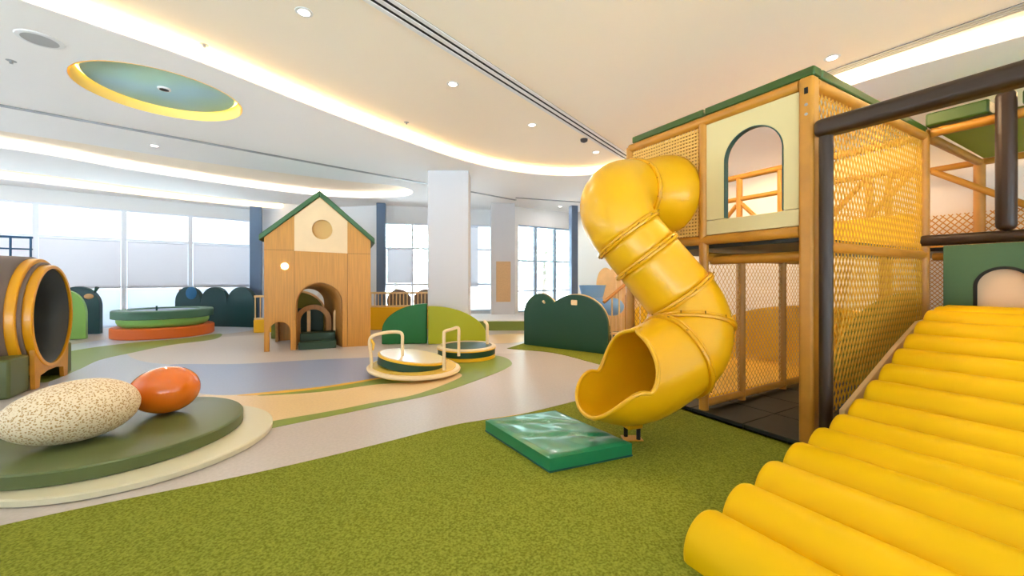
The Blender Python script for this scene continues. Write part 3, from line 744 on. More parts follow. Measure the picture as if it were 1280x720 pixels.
# transported frames with 'up' hints
fr_ = []
a = None
for i, c in enumerate(cl):
    p = V(c[:3]); q0, q1 = V(cl[max(i - 1, 0)][:3]), V(cl[min(i + 1, len(cl) - 1)][:3])
    t_ = (q1 - q0).normalized()
    if i == 0: t_ = -VV.copy()
    up = V((0, 0, 1)); up = (up - t_ * up.dot(t_)).normalized(); sd = t_.cross(up)
    fr_.append((p, t_, up, sd, c[3]))
NR = 40
def tube(i0, i1, open_from=None):
    b = MB(); rows = []
    for i in range(i0, i1 + 1):
        p, t_, up, sd, r = fr_[i]
        al = 0.0
        if open_from is not None and i > open_from:
            x = (i - open_from) / (i1 - open_from); y_ = min(1, x / 0.54); al = math.radians(96) * (y_ * y_ * (3 - 2 * y_)) + math.radians(60) * (max(0, (x - 0.62) / 0.38)) ** 2.2
            r = r * (1 + 0.10 * x * x)
        rows.append([p + (up * math.cos(al + (2 * math.pi - 2 * al) * k / NR) + sd * math.sin(al + (2 * math.pi - 2 * al) * k / NR)) * r for k in range(NR + 1)])
    return rows
def mesh_rows(rows, name, par, m, solid=0.014):
    vs = [p for r in rows for p in r]; w = len(rows[0]); fs = []
    for i in range(len(rows) - 1):
        for k in range(w - 1): fs.append((i * w + k, i * w + k + 1, (i + 1) * w + k + 1, (i + 1) * w + k))
    o = MB().add(vs, fs).build(name, m, par, world=True, angle=60)
    bm = bmesh.new(); bm.from_mesh(o.data); bmesh.ops.remove_doubles(bm, verts=bm.verts, dist=1e-5); bm.to_mesh(o.data); bm.free()
    sm = o.modifiers.new('thick', 'SOLIDIFY'); sm.thickness = solid; sm.offset = 0
    return o
for q in range(len(cuts) - 1):
    mesh_rows(tube(cuts[q], cuts[q + 1]), 'tube_section', sl, M_SLIDE)
i0, i1 = cuts[-1], len(cl) - 1
OPEN = i0 + 8
rows = tube(i0, i1, OPEN)
ex = mesh_rows(rows, 'exit_trough', sl, M_SLIDE)
lip = [r[0] for r in rows[OPEN - i0:]] + rows[-1][1:-1] + [r[-1] for r in reversed(rows[OPEN - i0:])]
MB().sweep(lip, 0.016, 10, closed=True).build('lip', M_SLIDE, ex, world=True)
bolt_me = None
for q in cuts:
    i = q; p, t_, up, sd, r = fr_[i]
    if q == 0:
        continue
    m = frame(p, sd, up, t_)
    fo = MB().lathe([(r - 0.004, -0.022), (r + 0.028, -0.022), (r + 0.032, -0.016), (r + 0.032, -0.004), (r + 0.026, 0.0), (r + 0.032, 0.004), (r + 0.032, 0.016), (r + 0.028, 0.022), (r - 0.004, 0.022)], m, 56, close=False).build('flange', M_SLIDE2, sl, world=True, angle=45)
    for k in range(12):
        a_ = 2 * math.pi * (k + 0.5) / 12
        c = p + (sd * math.cos(a_) + up * math.sin(a_)) * (r + 0.022)
        if bolt_me is None:
            bo = MB().bar((0, 0, -0.027), (0, 0, 0.027), 0.0058, 6).build('bolt', M_BOLT, fo, smooth=False); bolt_me = bo.data
        else:
            bo = bpy.data.objects.new('bolt', bolt_me); COL.objects.link(bo); bo.parent = fo
        bo.location = SLI @ c; bo.rotation_euler = m.to_3x3().to_euler()
# foot under the trough
gx = V((0.93, 3.10, 0))
MB().box((-0.07, -0.06, 0.10), (0.06, 0.06, 0.22), Matrix.Translation(gx) @ Matrix.Rotation(0.3, 4, 'Z')).build('foot_bracket', M_SLIDE2, sl, world=True, bevel=0.01)
for dx, dy in ((-0.04, 0.03), (0.04, -0.03)):
    MB().bar(gx + V((dx, dy, 0.012)), gx + V((dx, dy, 0.16)), 0.016, 10).build('leg', M_BLACK, sl, world=True)
MB().box((-0.075, -0.055, 0.009), (0.075, 0.055, 0.015), Matrix.Translation(gx)).build('foot_plate', M_SLIDE2, sl, world=True, bevel=0.003)
MB().lathe([(0.375, -0.02), (0.395, -0.018), (0.395, -0.004), (0.375, 0.0)], frame(ent + VV * 0.0, U, V((0, 0, 1)), -VV), 48, close=False).build('wall_flange', M_SLIDE2, sl, world=True)

# landing mat
f_, l_, r_ = V((0.24, 2.55, 0)), V((-0.214, 3.24, 0)), V((0.837, 2.79, 0))
ex_ = (r_ - f_); ey_ = (l_ - f_); Lx, Ly = ex_.length, ey_.length
rzm = math.atan2(ex_.y, ex_.x)
mt = thing('landing_mat', 'emerald green landing mat lying at the slide mouth', 'mat', f_ + V((0, 0, 0.008)), rzm)
b = MB(); nx, ny = 28, 36; vs = []
sk = ey_.dot(ex_.normalized())
yl = ey_.dot(V((-ex_.y, ex_.x, 0)).normalized())
def foldz(u, v):
    z = 0.0
    for c, w_ in ((0.34, 0.035), (0.72, 0.03)):
        d = (v + 0.32 * u - 0.16 - c + 0.012 * math.sin(u * 9)); z += (-0.010 * math.exp(-(d / w_) ** 2) + 0.007 * math.exp(-((d - 0.06) / 0.05) ** 2))
    e = min(u, 1 - u, v, 1 - v); return (z * min(1, e / 0.12) + 0.003 * math.sin(u * 21 + v * 8) * min(1, e / .2)) - 0.012 * max(0, 1 - e / 0.03) ** 2
for j in range(ny + 1):
    for i in range(nx + 1):
        u, v = i / nx, j / ny
        vs.append(V((u * Lx + v * sk, v * yl, 0.103 + foldz(u, v))))
fs = [(j * (nx + 1) + i, j * (nx + 1) + i + 1, (j + 1) * (nx + 1) + i + 1, (j + 1) * (nx + 1) + i) for j in range(ny) for i in range(nx)]
b.add(vs, fs)
per = [(i, 0) for i in range(nx)] + [(nx, j) for j in range(ny)] + [(i, ny) for i in range(nx, 0, -1)] + [(0, j) for j in range(ny, 0, -1)]
top = [vs[j * (nx + 1) + i] for i, j in per]; n = len(per)
b.add(top + [V((p.x, p.y, 0.0)) for p in top], [(i, n + i, n + (i + 1) % n, (i + 1) % n) for i in range(n)] + [tuple(range(2 * n - 1, n - 1, -1))])
b.build('cover', M_MAT, mt, angle=50)
zp = [(0.0, 0.0), (Lx, 0.0), (Lx + sk, yl), (sk, yl)]
MB().sweep([V((x, y, 0.008)) for x, y in zp], 0.006, 6, closed=True).build('base_piping', M_TEAL, mt)

# yellow soft area behind the tower nets
t = thing('foam_mound', 'yellow half-round foam mound behind the net, left of the corner post', 'foam shape', TW(2.62, 1.0), TR)
MB().plate([(1.75, 0)] + arc(0.1, 0.0, 1.65, 0, 180, 40, 0.88), [], 0.14, frame((0, 0, 0.009), (0, 1, 0), (0, 0, 1), (1, 0, 0))).build('mound', M_YPAD, t, bevel=0.02)
t = thing('foam_mat', 'yellow foam floor pad behind the lower tan net', 'mat', TW(0.0, 0.0), TR)
MB().box((0.25, 0.95, 0.009), (2.55, 1.95, 0.10)).build('pad', M_YPAD, t, bevel=0.02)
t = thing('foam_arch', 'olive green half-round board under the deck behind the gold side net', 'foam shape', TW(2.30, -0.05), TR)
MB().plate([(0.07, 0.0)] + arc(0.07, 0.0, 0.72, 0, 90, 30, 1.06), [], 0.06, frame((-0.03, 0, 0.05), (0, 1, 0), (0, 0, 1), (1, 0, 0))).build('board', mat('olive_foam', (120, 120, 28), 0.5), t, bevel=0.01)
# yellow shapes and rails seen left of the tower post
t = thing('net_screen', 'gold net screen between wooden posts behind the slide', 'net', TW(1.0, 2.75, 0.009), TR)
for x in (0.0, 1.2): MB().bar((x, 0, 0), (x, 0, 1.0), 0.035, 12).build('post', M_PAD, t)
MB().bar((0, 0, 1.0), (1.2, 0, 1.0), 0.03, 12).build('beam', M_PAD, t)
MB().net([(0.03, 0.1), (1.18, 0.1), (1.18, 0.97), (0.03, 0.97)], 0.06, math.radians(40), 0.004, lambda a, b: V((a, 0, b))).build('net', M_NETY, t, smooth=False)
t = thing('foam_mound', 'small yellow foam mound behind the slide and the wooden stair rail', 'foam shape', TW(2.6, 3.6, 0.009), TR)
MB().plate(arc(0.0, 0.0, 0.8, 0, 180, 30, 0.8), [], 0.14, frame((0, 0, 0), (0, 1, 0), (0, 0, 1), (1, 0, 0))).build('mound', M_YPAD, t, bevel=0.02)

# ------------------------------------------------------------------ pebble island on the left
pd = thing('pale_disc', 'flat pale cream disc under the round olive platform', 'floor pad', (-2.76, 3.0, 0))
MB().lathe([(0.80, 0.0), (0.83, 0.006), (0.83, 0.038), (0.82, 0.045)], n=96).build('disc', M_OLIVE_PALE, pd)
og = thing('round_platform', 'round olive green padded platform carrying the two big pebbles', 'platform', (-2.95, 3.02, 0.046))
MB().lathe([(0.755, 0.0), (0.765, 0.004), (0.765, 0.078), (0.757, 0.088), (0.74, 0.092)], n=96).build('pad', M_OLIVE, og)
def pebble(name, label, c, ax, sx, sy, sz, m, egg):
    t = thing(name, label, 'pebble', (c[0], c[1], 0.140))
    a_ = math.atan2(ax[1], ax[0])
    MB().ellipsoid(Matrix.Translation(V((0, 0, sz))) @ Matrix.Rotation(a_, 4, 'Z') @ Matrix.Diagonal(V((sx, sy, sz, 1))), 56, 32, egg).build('stone', m, t)
pebble('speckled_pebble', 'big cream speckled egg-shaped pebble on the olive platform', (-2.99, 2.73), (0.49, 0.87), 0.345, 0.235, 0.205, M_STONE, 0.08)
pebble('orange_pebble', 'smaller glossy orange pebble on the olive platform', (-2.87, 3.31), (0.9, 0.45), 0.235, 0.20, 0.19, M_ORANGE, 0.04)

# ------------------------------------------------------------------ barrel tunnel: local x = axis out of the mouth, y along the mouth board
bt = thing('barrel_tunnel', 'taupe crawl barrel with amber rings on green feet at the left edge', 'tunnel', (-5.57, 4.85, 0), TR)
def hoop(x0, x1, ry, rz_, w, zc=0.78):
    b = MB(); prof = [(1 - w, x0), (1.0, x0 + 0.006), (1.0, x1 - 0.006), (1 - w, x1), ]
    m = frame((0, 0, zc), (0, 1, 0), (0, 0, 1), (1, 0, 0))
    vs = []; n = 56
    for q, x in [(-w, x0), (-0.008, x0), (0, x0 + 0.008), (0, x1 - 0.008), (-0.008, x1), (-w, x1)]:
        for k in range(n):
            a_ = 2 * math.pi * k / n; vs.append(m @ V(((ry + q) * math.cos(a_), (rz_ + q) * math.sin(a_), x)))
    P = 6; fs = [(i * n + k, i * n + (k + 1) % n, ((i + 1) % P) * n + (k + 1) % n, ((i + 1) % P) * n + k) for i in range(P) for k in range(n)]
    return b.add(vs, fs)
# mouth board
ell = arc(0, 0.80, 0.50, -35, 215, 48, 0.60)
outl = [(0.40, 0.0), (0.42, 0.42)] + ell + [(-0.42, 0.42), (-0.40, 0.0), (-0.30, 0.0), (-0.28, 0.13), (-0.1, 0.16), (0.1, 0.16), (0.28, 0.13), (0.30, 0.0)]
MB().plate(outl, [arc(0, 0.80, 0.47, 0, 360, 56, 0.57)[:-1]], 0.04, frame((-0.04, 0, 0), (0, 1, 0), (0, 0, 1), (1, 0, 0))).build('mouth_board', M_AMBERW, bt, bevel=0.012)
rg = hoop(-0.075, 0.014, 0.51, 0.61, 0.04, 0.80).build('front_ring', M_AMBER, bt)
def shell(x0, x1, ry, rz_, name, m, bulge=0.0, th=0.03):
    b = MB(); n = 56; N = 8; vs = []
    for i in range(N + 1):
        u = i / N; x = x0 + (x1 - x0) * u; k_ = 1 + bulge * math.sin(math.pi * u)
        vs += [V((x, ry * k_ * math.cos(2 * math.pi * k / n), 0.80 + rz_ * k_ * math.sin(2 * math.pi * k / n))) for k in range(n)]
    fs = [(i * n + k, i * n + (k + 1) % n, (i + 1) * n + (k + 1) % n, (i + 1) * n + k) for i in range(N) for k in range(n)]
    o = b.add(vs, fs).build(name, m, bt, angle=50); s = o.modifiers.new('thick', 'SOLIDIFY'); s.thickness = th; s.offset = -1; return o
shell(-0.06, -0.15, 0.515, 0.612, 'barrel_wall', M_BARREL)
hoop(-0.19, -0.09, 0.58, 0.685, 0.06, 0.80).build('middle_ring', M_AMBER, bt)
shell(-0.17, -2.0, 0.57, 0.675, 'barrel_wall', M_BARREL, 0.04)
shell(-0.012, -1.98, 0.468, 0.568, 'lining', M_BARIN, 0.0, 0.008)
MB().plate(arc(0, 0.80, 0.59, 0, 360, 40, 0.67)[:-1], [], 0.02, frame((-2.0, 0, 0), (0, 1, 0), (0, 0, 1), (1, 0, 0))).build('end_board', M_BARIN, bt)
for y0, y1 in ((-0.82, -0.43), (0.43, 0.62)):
    MB().box((-1.9, y0, 0.0), (-0.03, y1, 0.41)).build('green_foot', M_OLIVE, bt, bevel=0.025)
# blue railing beyond it
t = thing('blue_railing', 'dark blue metal railing rising behind the barrel tunnel', 'railing', (-7.62, 6.1, 0), 0.42)
for i in range(6): MB().bar((-0.9 + i * 0.22, 0, 0.0), (-0.9 + i * 0.22, 0, 1.90 - 0.004 * i), 0.014, 8).build('baluster', M_BLUEM, t)
MB().bar((-0.92, 0, 1.90), (0.22, 0, 1.88), 0.018, 8).build('top_rail', M_BLUEM, t); MB().bar((-0.92, 0, 1.72), (0.22, 0, 1.70), 0.012, 8).build('mid_rail', M_BLUEM, t)

# standing half-round boards: e along the board, thickness behind
def standboard(name, label, p, q, outline, th, m, cat='board', edge=None, group=None):
    p, q = V((p[0], p[1], 0)), V((q[0], q[1], 0)); d = q - p; L = d.length; a_ = math.atan2(d.y, d.x)
    t = thing(name, label, cat, p + V((0, 0, 0.009)), a_, group)
    o = MB().plate(outline(L), [], th, frame((0, 0, 0.001), (1, 0, 0), (0, 0, 1), (0, -1, 0)) @ Matrix.Translation(V((0, 0, -th)))).build('panel', m, t, bevel=0.012)
    if edge:
        MB().plate(outline(L), [], 0.035, frame((0, th * 0.5, 0.002), (1.0, 0, 0), (0, 0, 1), (0, 1, 0))).build('edge_strip', edge, t, bevel=0.006).scale = (1, 1, 1.012)
    return t, L
def hump(x0, x1, h, n=24, p=1.0):
    return [(x0 + (x1 - x0) * (0.5 - 0.5 * math.cos(math.pi * i / n)), 0) for i in range(n + 1)]
def half(L, h, k=0.42):
    """straight sides to h*(1-k), rounded shoulder above"""
    return [(0, 0), (L, 0)] + arc(L / 2, h * (1 - k), L / 2, 0, 180, 32, h * k)
t, L = standboard('half_round_board', 'light green half-round board behind the barrel tunnel', (-9.3, 7.92), (-8.76, 8.22), lambda L: half(L, 1.0, 0.5), 0.10, M_LGREEN)
t, L = standboard('caterpillar_board', 'deep teal rounded board with eye and feeler behind the light green board', (-9.95, 8.7), (-9.24, 8.96), lambda L: half(L, 1.06, 0.42), 0.12, M_TEALV)
MB().ellipsoid(Matrix.Translation(V((L * 0.76, -0.004, 0.84))) @ Matrix.Diagonal(V((0.085, 0.02, 0.06, 1))), 20, 10).build('eye', M_CORK, t)
MB().bar((L * 0.84, 0.06, 0.90), (L * 0.93, 0.03, 1.04), 0.015, 8, 0.04).build('feeler', M_TEALV, t)
def humps(L, n, h, base):
    w = L / n; o = [(0, 0), (L, 0)]
    for i in range(n - 1, -1, -1):
        o += arc(w * (i + 0.5), base, w * 0.5, 0, 180, 16, h - base)[(0 if i == n - 1 else 1):]
    return o
t, L = standboard('caterpillar_board', 'long deep teal three-hump board with a blue dot behind the round pad', (-8.85, 10.5), (-6.55, 10.15), lambda L: humps(L, 3, 1.02, 0.62), 0.12, M_TEALV)
MB().lathe([(0.16, 0), (0.165, 0.008), (0.15, 0.014)], frame((0.50, 0.001, 0.86), (1, 0, 0), (0, 0, 1), (0, -1, 0)), 28).build('blue_dot', M_BLUEDOT, t)
MB().ellipsoid(Matrix.Translation(V((0.12, 0.05, 0.93))) @ Matrix.Diagonal(V((0.05, 0.03, 0.04, 1))), 16, 10).build('feeler', M_CORK, t)
MB().bar((1.5, 0.05, 0.76), (1.48, 0.0, 0.92), 0.012, 8, 0.03).build('feeler', M_TEALV, t)

# tricolour round pad
rd = thing('round_trampoline', 'three-tier round pad in orange, fresh green and pine green', 'trampoline', (-7.72, 8.9, 0))
MB().lathe([(0.86, 0.0), (0.885, 0.02), (0.885, 0.20), (0.86, 0.225)], n=72).build('orange_tier', M_RUST, rd)
MB().lathe([(0.70, 0.226), (0.755, 0.26), (0.785, 0.32), (0.79, 0.40)], n=72).build('green_tier', M_MINT, rd)
MB().lathe([(0.84, 0.40), (0.87, 0.41), (0.87, 0.555), (0.85, 0.575), (0.62, 0.575), (0.60, 0.55)], n=72).build('rim_pad', M_PINE, rd)
MB().lathe([(0.59, 0.535), (0.60, 0.545), (0.60, 0.552)], n=64).build('jump_sheet', M_POOL, rd)
MB().bar((0.08, -0.3, 0.55), (0.08, -0.3, 0.66), 0.016, 8).build('peg', M_TEAL, rd)

# ------------------------------------------------------------------ wooden playhouse
HO = V((-4.21, 6.79, 0)); HA = math.atan2(0.38, 0.925)
ho = thing('playhouse', 'wooden gabled playhouse with arched doorway and green roof edge', 'playhouse', HO, HA)
W, D_, EZ, PZ = 1.71, 1.35, 1.95, 2.70
HFm = frame((0, 0.06, 0), (1, 0, 0), (0, 0, 1), (0, -1, 0))
small = [(0.075, 0.0)] + [(x, z) for x, z in arc(0.235, 0.34, 0.16, 180, 0, 18)] + [(0.395, 0.0)]
door = [(0.48, 0.0)] + arc(0.853, 0.80, 0.373, 180, 0, 30) + [(1.226, 0.0)]
rw = arc(0.895, 2.12, 0.165, 0, 360, 36, 0.175)[:-1]
fr = MB().plate([(0, 0)] + small + door + [(W, 0), (W, EZ), (W / 2, PZ), (0, EZ)], [rw], 0.06, HFm).build('front_wall', M_OAK, ho, bevel=0.004)
def zroof(x): return EZ + (PZ - EZ) * (1 - abs(x - W / 2) / (W / 2)) - 0.012
g = MB().plate([(0.455, 1.73), (1.31, 1.705), (1.31, zroof(1.31)), (W / 2, zroof(W / 2)), (0.455, zroof(0.455))], [rw], 0.006, frame((0, 0, 0), (1, 0, 0), (0, 0, 1), (0, -1, 0))).build('gable_panel', M_PLY, fr); g['label'] = 'pale plywood gable panel'
MB().lathe([(0.17, -0.03), (0.2, -0.03), (0.2, -0.02)], frame((0.895, 0.085, 2.12), (1, 0, 0), (0, 0, 1), (0, -1, 0)), 32).build('lit_inside_disc', mat('lit_inside_tone', (226, 180, 96), 0.4), fr)  # added disc, its honey colour standing in for the lit interior
b = MB()
for x0, x1, z0, z1 in ((0.452, 0.458, 0.52, 1.73), (1.308, 1.314, 0.02, 1.70), (0.0, 0.455, 1.737, 1.743), (1.312, W, 1.70, 1.706)):
    b.box((x0, -0.002, z0), (x1, 0.002, z1))
b.build('seams', M_SEAM, fr, smooth=False)
fa = [(1.226, 0.0)] + arc(0.853, 0.80, 0.373, 0, 180, 30) + [(0.48, 0.0)]; ba = [(0.88, 0.0)] + arc(0.57, 0.745, 0.31, 0, 180, 30) + [(0.26, 0.0)]
vs = [V((x, 0.05, z)) for x, z in fa] + [V((x, D_ - 0.02, z)) for x, z in ba]; n = len(fa)
rv = MB().add(vs, [(k, k + 1, n + k + 1, n + k) for k in range(n - 1)]).build('door_reveal', M_OAKD, ho)
sm = rv.modifiers.new('thick', 'SOLIDIFY'); sm.thickness = 0.02; sm.offset = 1
lm = MB().lathe([(0.055, 0.0), (0.06, 0.01), (0.05, 0.03), (0.03, 0.045)], frame((0.31, 0.0, 1.46), (1, 0, 0), (0, 0, 1), (0, -1, 0)), 24).build('glow_cap', mat('warm_glow_cap', (255, 226, 170), 0.4, emit=2.5), ho); lm['label'] = 'small glowing round cap'  # small warm emissive cap on the front wall
bk = frame((0, D_, 0), (1, 0, 0), (0, 0, 1), (0, -1, 0))
MB().plate([(0, 0), (0.26, 0)] + arc(0.57, 0.745, 0.31, 180, 0, 24) + [(0.88, 0), (W, 0), (W, EZ), (W / 2, PZ), (0, EZ)], [], 0.05, bk).build('back_wall', M_OAK, ho)
for x, nm in ((0.0, 'side_wall'), (W - 0.05, 'side_wall')):
    MB().plate([(0.06, 0), (0.16, 0)] + [(0.16, 0.2)] + arc(0.66, 0.45, 0.4, 180, 0, 20) + [(1.16, 0.2), (1.16, 0), (D_ - 0.05, 0), (D_ - 0.05, EZ), (0.06, EZ)], [], 0.05, frame((x, 0, 0), (0, 1, 0), (0, 0, 1), (1, 0, 0))).build(nm, M_OAKD, ho)
for sgn in (-1, 1):
    x_e = W / 2 + sgn * (W / 2 + 0.07); ze = EZ - 0.06
    pr = [(W / 2, PZ + 0.0), (x_e, ze), (x_e, ze + 0.10), (W / 2, PZ + 0.11)]
    MB().plate(pr, [], D_ + 0.12, frame((0, -0.045, 0), (1, 0, 0), (0, 0, 1), (0, 1, 0))).build('roof_slope', M_ROOFG, ho, bevel=0.015)
sp = thing('play_steps', 'dark green two-step block in the playhouse doorway', 'steps', HO + Matrix.Rotation(HA, 3, 'Z') @ V((0.52, -0.04, 0)), HA)
MB().box((0, 0.0, 0), (0.60, 0.24, 0.13)).build('lower_step', M_HDARK, sp, bevel=0.012); MB().box((0, 0.245, 0), (0.58, 0.5, 0.26)).build('upper_step', M_HDARK, sp, bevel=0.012)
ap = thing('arched_tunnel', 'brown wooden arch frame with centre post inside the playhouse doorway', 'tunnel', HO + Matrix.Rotation(HA, 3, 'Z') @ V((0.40, 0.60, 0)), HA)
MB().plate([(0.0, 0.0), (0.09, 0.0)] + arc(0.31, 0.44, 0.22, 180, 0, 24) + [(0.53, 0.0), (0.62, 0.0)] + arc(0.31, 0.44, 0.31, 0, 180, 28), [], 0.06, frame((0, 0.06, 0), (1, 0, 0), (0, 0, 1), (0, -1, 0))).build('arch', M_OAKD, ap, bevel=0.006)
MB().box((0.20, 0.015, 0), (0.26, 0.055, 0.64)).build('centre_post', M_BIRCH, ap, bevel=0.006)
MB().box((0.0, 0.40, 0.16), (0.46, 0.45, 0.66)).build('back_board', M_HDARK, ap, bevel=0.01)
MB().plate([(0, 0), (0.07, 0), (0.07, 0.60), (0.02, 0.66), (0.0, 0.60)], [], 0.05, frame((0.66, -0.16, 0), (1, 0, 0), (0, 0, 1), (0, 1, 0))).build('handrail', M_BIRCH, ap, bevel=0.008)

t = thing('half_round_board', 'olive half-round board with birch edge seen through the playhouse doorway', 'board', HO + Matrix.Rotation(HA, 3, 'Z') @ V((0.35, 1.75, 0)), HA)
MB().plate([(-0.5, 0), (0.5, 0)] + arc(0, 0.45, 0.5, 0, 180, 28, 0.5), [], 0.08, frame((0, 0, 0), (1, 0, 0), (0, 0, 1), (0, -1, 0))).build('panel', mat('olive_lime_vinyl', (112, 118, 30), 0.5), t, bevel=0.01)
MB().plate([(-0.5, 0.45)] + arc(0, 0.45, 0.5, 180, 0, 28, 0.5) + [(0.5, 0.45), (0.54, 0.45)] + arc(0, 0.45, 0.54, 0, 180, 28, 0.54), [], 0.10, frame((0, 0.01, 0), (1, 0, 0), (0, 0, 1), (0, -1, 0))).build('birch_edge', M_BIRCH, t)
# fenced enclosure behind the playhouse
def enclosure(label, p, q, h0, h1, box_m, n):
    p, q = V((p[0], p[1], 0)), V((q[0], q[1], 0)); d = q - p; L = d.length
    t = thing('wooden_fence', label, 'fence', p, math.atan2(d.y, d.x), 'birch fences on yellow boxes')
    MB().box((0, -0.06, 0), (L, 0.12, h0)).build('yellow_box', box_m, t, bevel=0.02)
    MB().box((0, -0.02, h1 - 0.05), (L, 0.03, h1)).build('top_rail', M_BIRCH, t, bevel=0.006); MB().box((0, -0.02, h0), (L, 0.03, h0 + 0.04)).build('bottom_rail', M_BIRCH, t, bevel=0.006)
    b0 = None
    for i in range(n + 1):
        x = 0.02 + (L - 0.04) * i / n
        if b0 is None: b0 = MB().bar((0, 0.005, h0 + 0.03), (0, 0.005, h1 - 0.04), 0.014, 8).build('baluster', M_BIRCH, t); b0.location.x = x
        else:
            c = b0.copy(); COL.objects.link(c); c.parent = t; c.location.x = x
enclosure('birch fence on a yellow box to the right of the playhouse', (-3.62, 9.7), (-1.72, 10.0), 0.55, 0.92, M_YPAD, 22)
enclosure('birch fence on a low yellow box to the left of the playhouse', (-5.93, 9.2), (-4.9, 9.5), 0.30, 0.86, M_YPAD, 10)
for i, x in enumerate((-2.95, -2.28)):
    t = thing('round_back_chair', ['taupe round-backed chair behind the birch fence, nearer the playhouse', 'taupe round-backed chair behind the birch fence, nearer the white pillar'][i], 'chair', (x, 10.45 + i * 0.1, 0), 0.1, 'round-backed chairs behind the fence')
    MB().lathe([(0.30, 0), (0.31, 0.01), (0.31, 0.04), (0.30, 0.05)], frame((0, 0, 0.66), (1, 0, 0), (0, 0, 1), (0, -1, 0)), 32).build('back', M_BROWNC, t)
    MB().box((-0.26, 0.0, 0.36), (0.26, 0.42, 0.42)).build('seat', M_BROWNC, t, bevel=0.02)
    for sx, sy in ((-0.22, 0.03), (0.22, 0.03), (-0.22, 0.38), (0.22, 0.38)): MB().bar((sx, sy, 0), (sx, sy, 0.37), 0.02, 8).build('leg', M_BIRCH, t)

# quarter-round boards behind the spinner
P1, P2, P3 = G(477, 431), G(537, 430), G(609, 428)
def quarter(L, h, left):
    if left: return [(0, 0), (L, 0), (L, h)] + [(L - L * math.cos(math.radians(a_)) * 1.0, h * 0.32 + h * 0.68 * math.sin(math.radians(a_))) for a_ in range(88, -1, -4)]
    return [(0, 0), (L, 0)] + [(L * math.cos(math.radians(a_)), h * 0.10 + h * 0.88 * math.sin(math.radians(a_))) for a_ in range(0, 91, 5)]
t, L = standboard('quarter_round_board', 'bright dark green quarter-round board behind the spinner', (P1.x, P1.y), (P2.x - 0.05, P2.y - 0.02), lambda L: quarter(L, 0.76, True), 0.10, M_BRIGHTG)
t, L = standboard('quarter_round_board', 'lime green quarter-round board behind the spinner', (P2.x + 0.0, P2.y - 0.12), (P3.x, P3.y - 0.02), lambda L: quarter(L, 0.73, False), 0.14, M_LIME)

# dark green two-hump caterpillar board
A_, B_ = G(655, 431), G(760, 444)
def twohump(L, ):
    k = 0.43
    return [(0, 0), (L, 0)] + arc(L * 0.645, 0.46, L * 0.355, 0, 138, 24, 0.50) + arc(L * 0.215, 0.56, L * 0.215, 39, 180, 18, 0.40)
t, L = standboard('caterpillar_board', 'dark green two-hump board with wooden nose knob left of the slide', (A_.x, A_.y), (B_.x, B_.y), twohump, 0.10, M_DKG, edge=M_BIRCH)
MB().box((L * 0.60, -0.028, 0.78), (L * 0.67, 0.004, 0.87)).build('nose_knob', M_PLY, t, bevel=0.015)
MB().bar((L * 0.27, 0.005, 0.80), (L * 0.27, -0.04, 0.83), 0.022, 12).build('eye_knob', M_PLY, t)

# ------------------------------------------------------------------ spinners
s1 = thing('spinner_carousel', 'nearer round spinner with two cream hoop handles', 'spinner', (-1.285, 5.28, 0))
MB().lathe([(0.44, 0.003), (0.45, 0.01), (0.45, 0.045), (0.44, 0.05)], n=64).build('yellow_foot', M_YELP, s1)
tilt = Matrix.Translation(V((0, 0, 0.055))) @ Matrix.Rotation(math.radians(3.0), 4, V((0.3, 1, 0)).normalized())
MB().lathe([(0.57, 0.0), (0.595, 0.008), (0.60, 0.028), (0.585, 0.045), (0.55, 0.05)], tilt, 72).build('base_plate', M_CREAMP, s1)
MB().lathe([(0.535, 0.051), (0.54, 0.054), (0.54, 0.058)], tilt, 72).build('yellow_deck', M_SPYEL, s1)
dm = tilt @ Matrix.Translation(V((-0.05, 0.03, 0.035))) @ Matrix.Rotation(math.radians(6.0), 4, V((-0.35, 1, 0)).normalized())
dr = MB().lathe([(0.42, 0.0), (0.44, 0.008), (0.44, 0.10), (0.42, 0.11)], dm, 64).build('drum', M_DKG, s1)
MB().lathe([(0.425, 0.10), (0.448, 0.104), (0.448, 0.124), (0.43, 0.13)], dm, 64).build('drum_rim', M_YELP, dr)
MB().lathe([(0.415, 0.131), (0.425, 0.133), (0.42, 0.137)], dm, 64).build('drum_top', M_SPTOP, dr)
def hoop_handle(pts, par, r=0.021):
    return MB().sweep(catmull(pts, 5), r, 10).build('hoop_handle', M_CREAMP, par, world=True)
def hp(x, y, D): return at(x, y, D)
hoop_handle([hp(465, 463, 5.02), hp(464, 448, 5.02), hp(462, 428, 5.02), hp(466, 420, 5.03), hp(480, 416, 5.1), hp(496, 415, 5.18), hp(502.5, 418, 5.2), hp(503, 430, 5.2), hp(503, 457, 5.2)], s1)
hoop_handle([hp(555, 463, 5.02), hp(555, 440, 5.02), hp(555, 418, 5.02), hp(557, 414, 5.05), hp(565, 411.5, 5.3), hp(571, 409.5, 5.5), hp(573.5, 412, 5.52), hp(573.5, 424, 5.52), hp(573.5, 445, 5.52)], s1)
ribbon = MB().sweep([hp(464, 424, 4.99), hp(467, 430, 4.985), hp(466, 438, 4.985)], [0.012, 0.02, 0.008], 8).build('ribbon', M_YELP, s1, world=True)
s2 = thing('spinner_carousel', 'smaller dark green spinner behind, with a single post handle', 'spinner', (-0.72, 6.35, 0))
MB().lathe([(0.44, 0.004), (0.455, 0.01), (0.455, 0.055), (0.44, 0.06)], n=64).build('yellow_foot', M_YELP, s2)
MB().lathe([(0.44, 0.06), (0.452, 0.066), (0.452, 0.15), (0.44, 0.155)], n=64).build('drum', M_DKG, s2)
MB().lathe([(0.44, 0.155), (0.462, 0.16), (0.462, 0.185), (0.44, 0.195), (0.40, 0.195), (0.40, 0.16)], n=64, close=False).build('rim', M_CREAMP, s2)
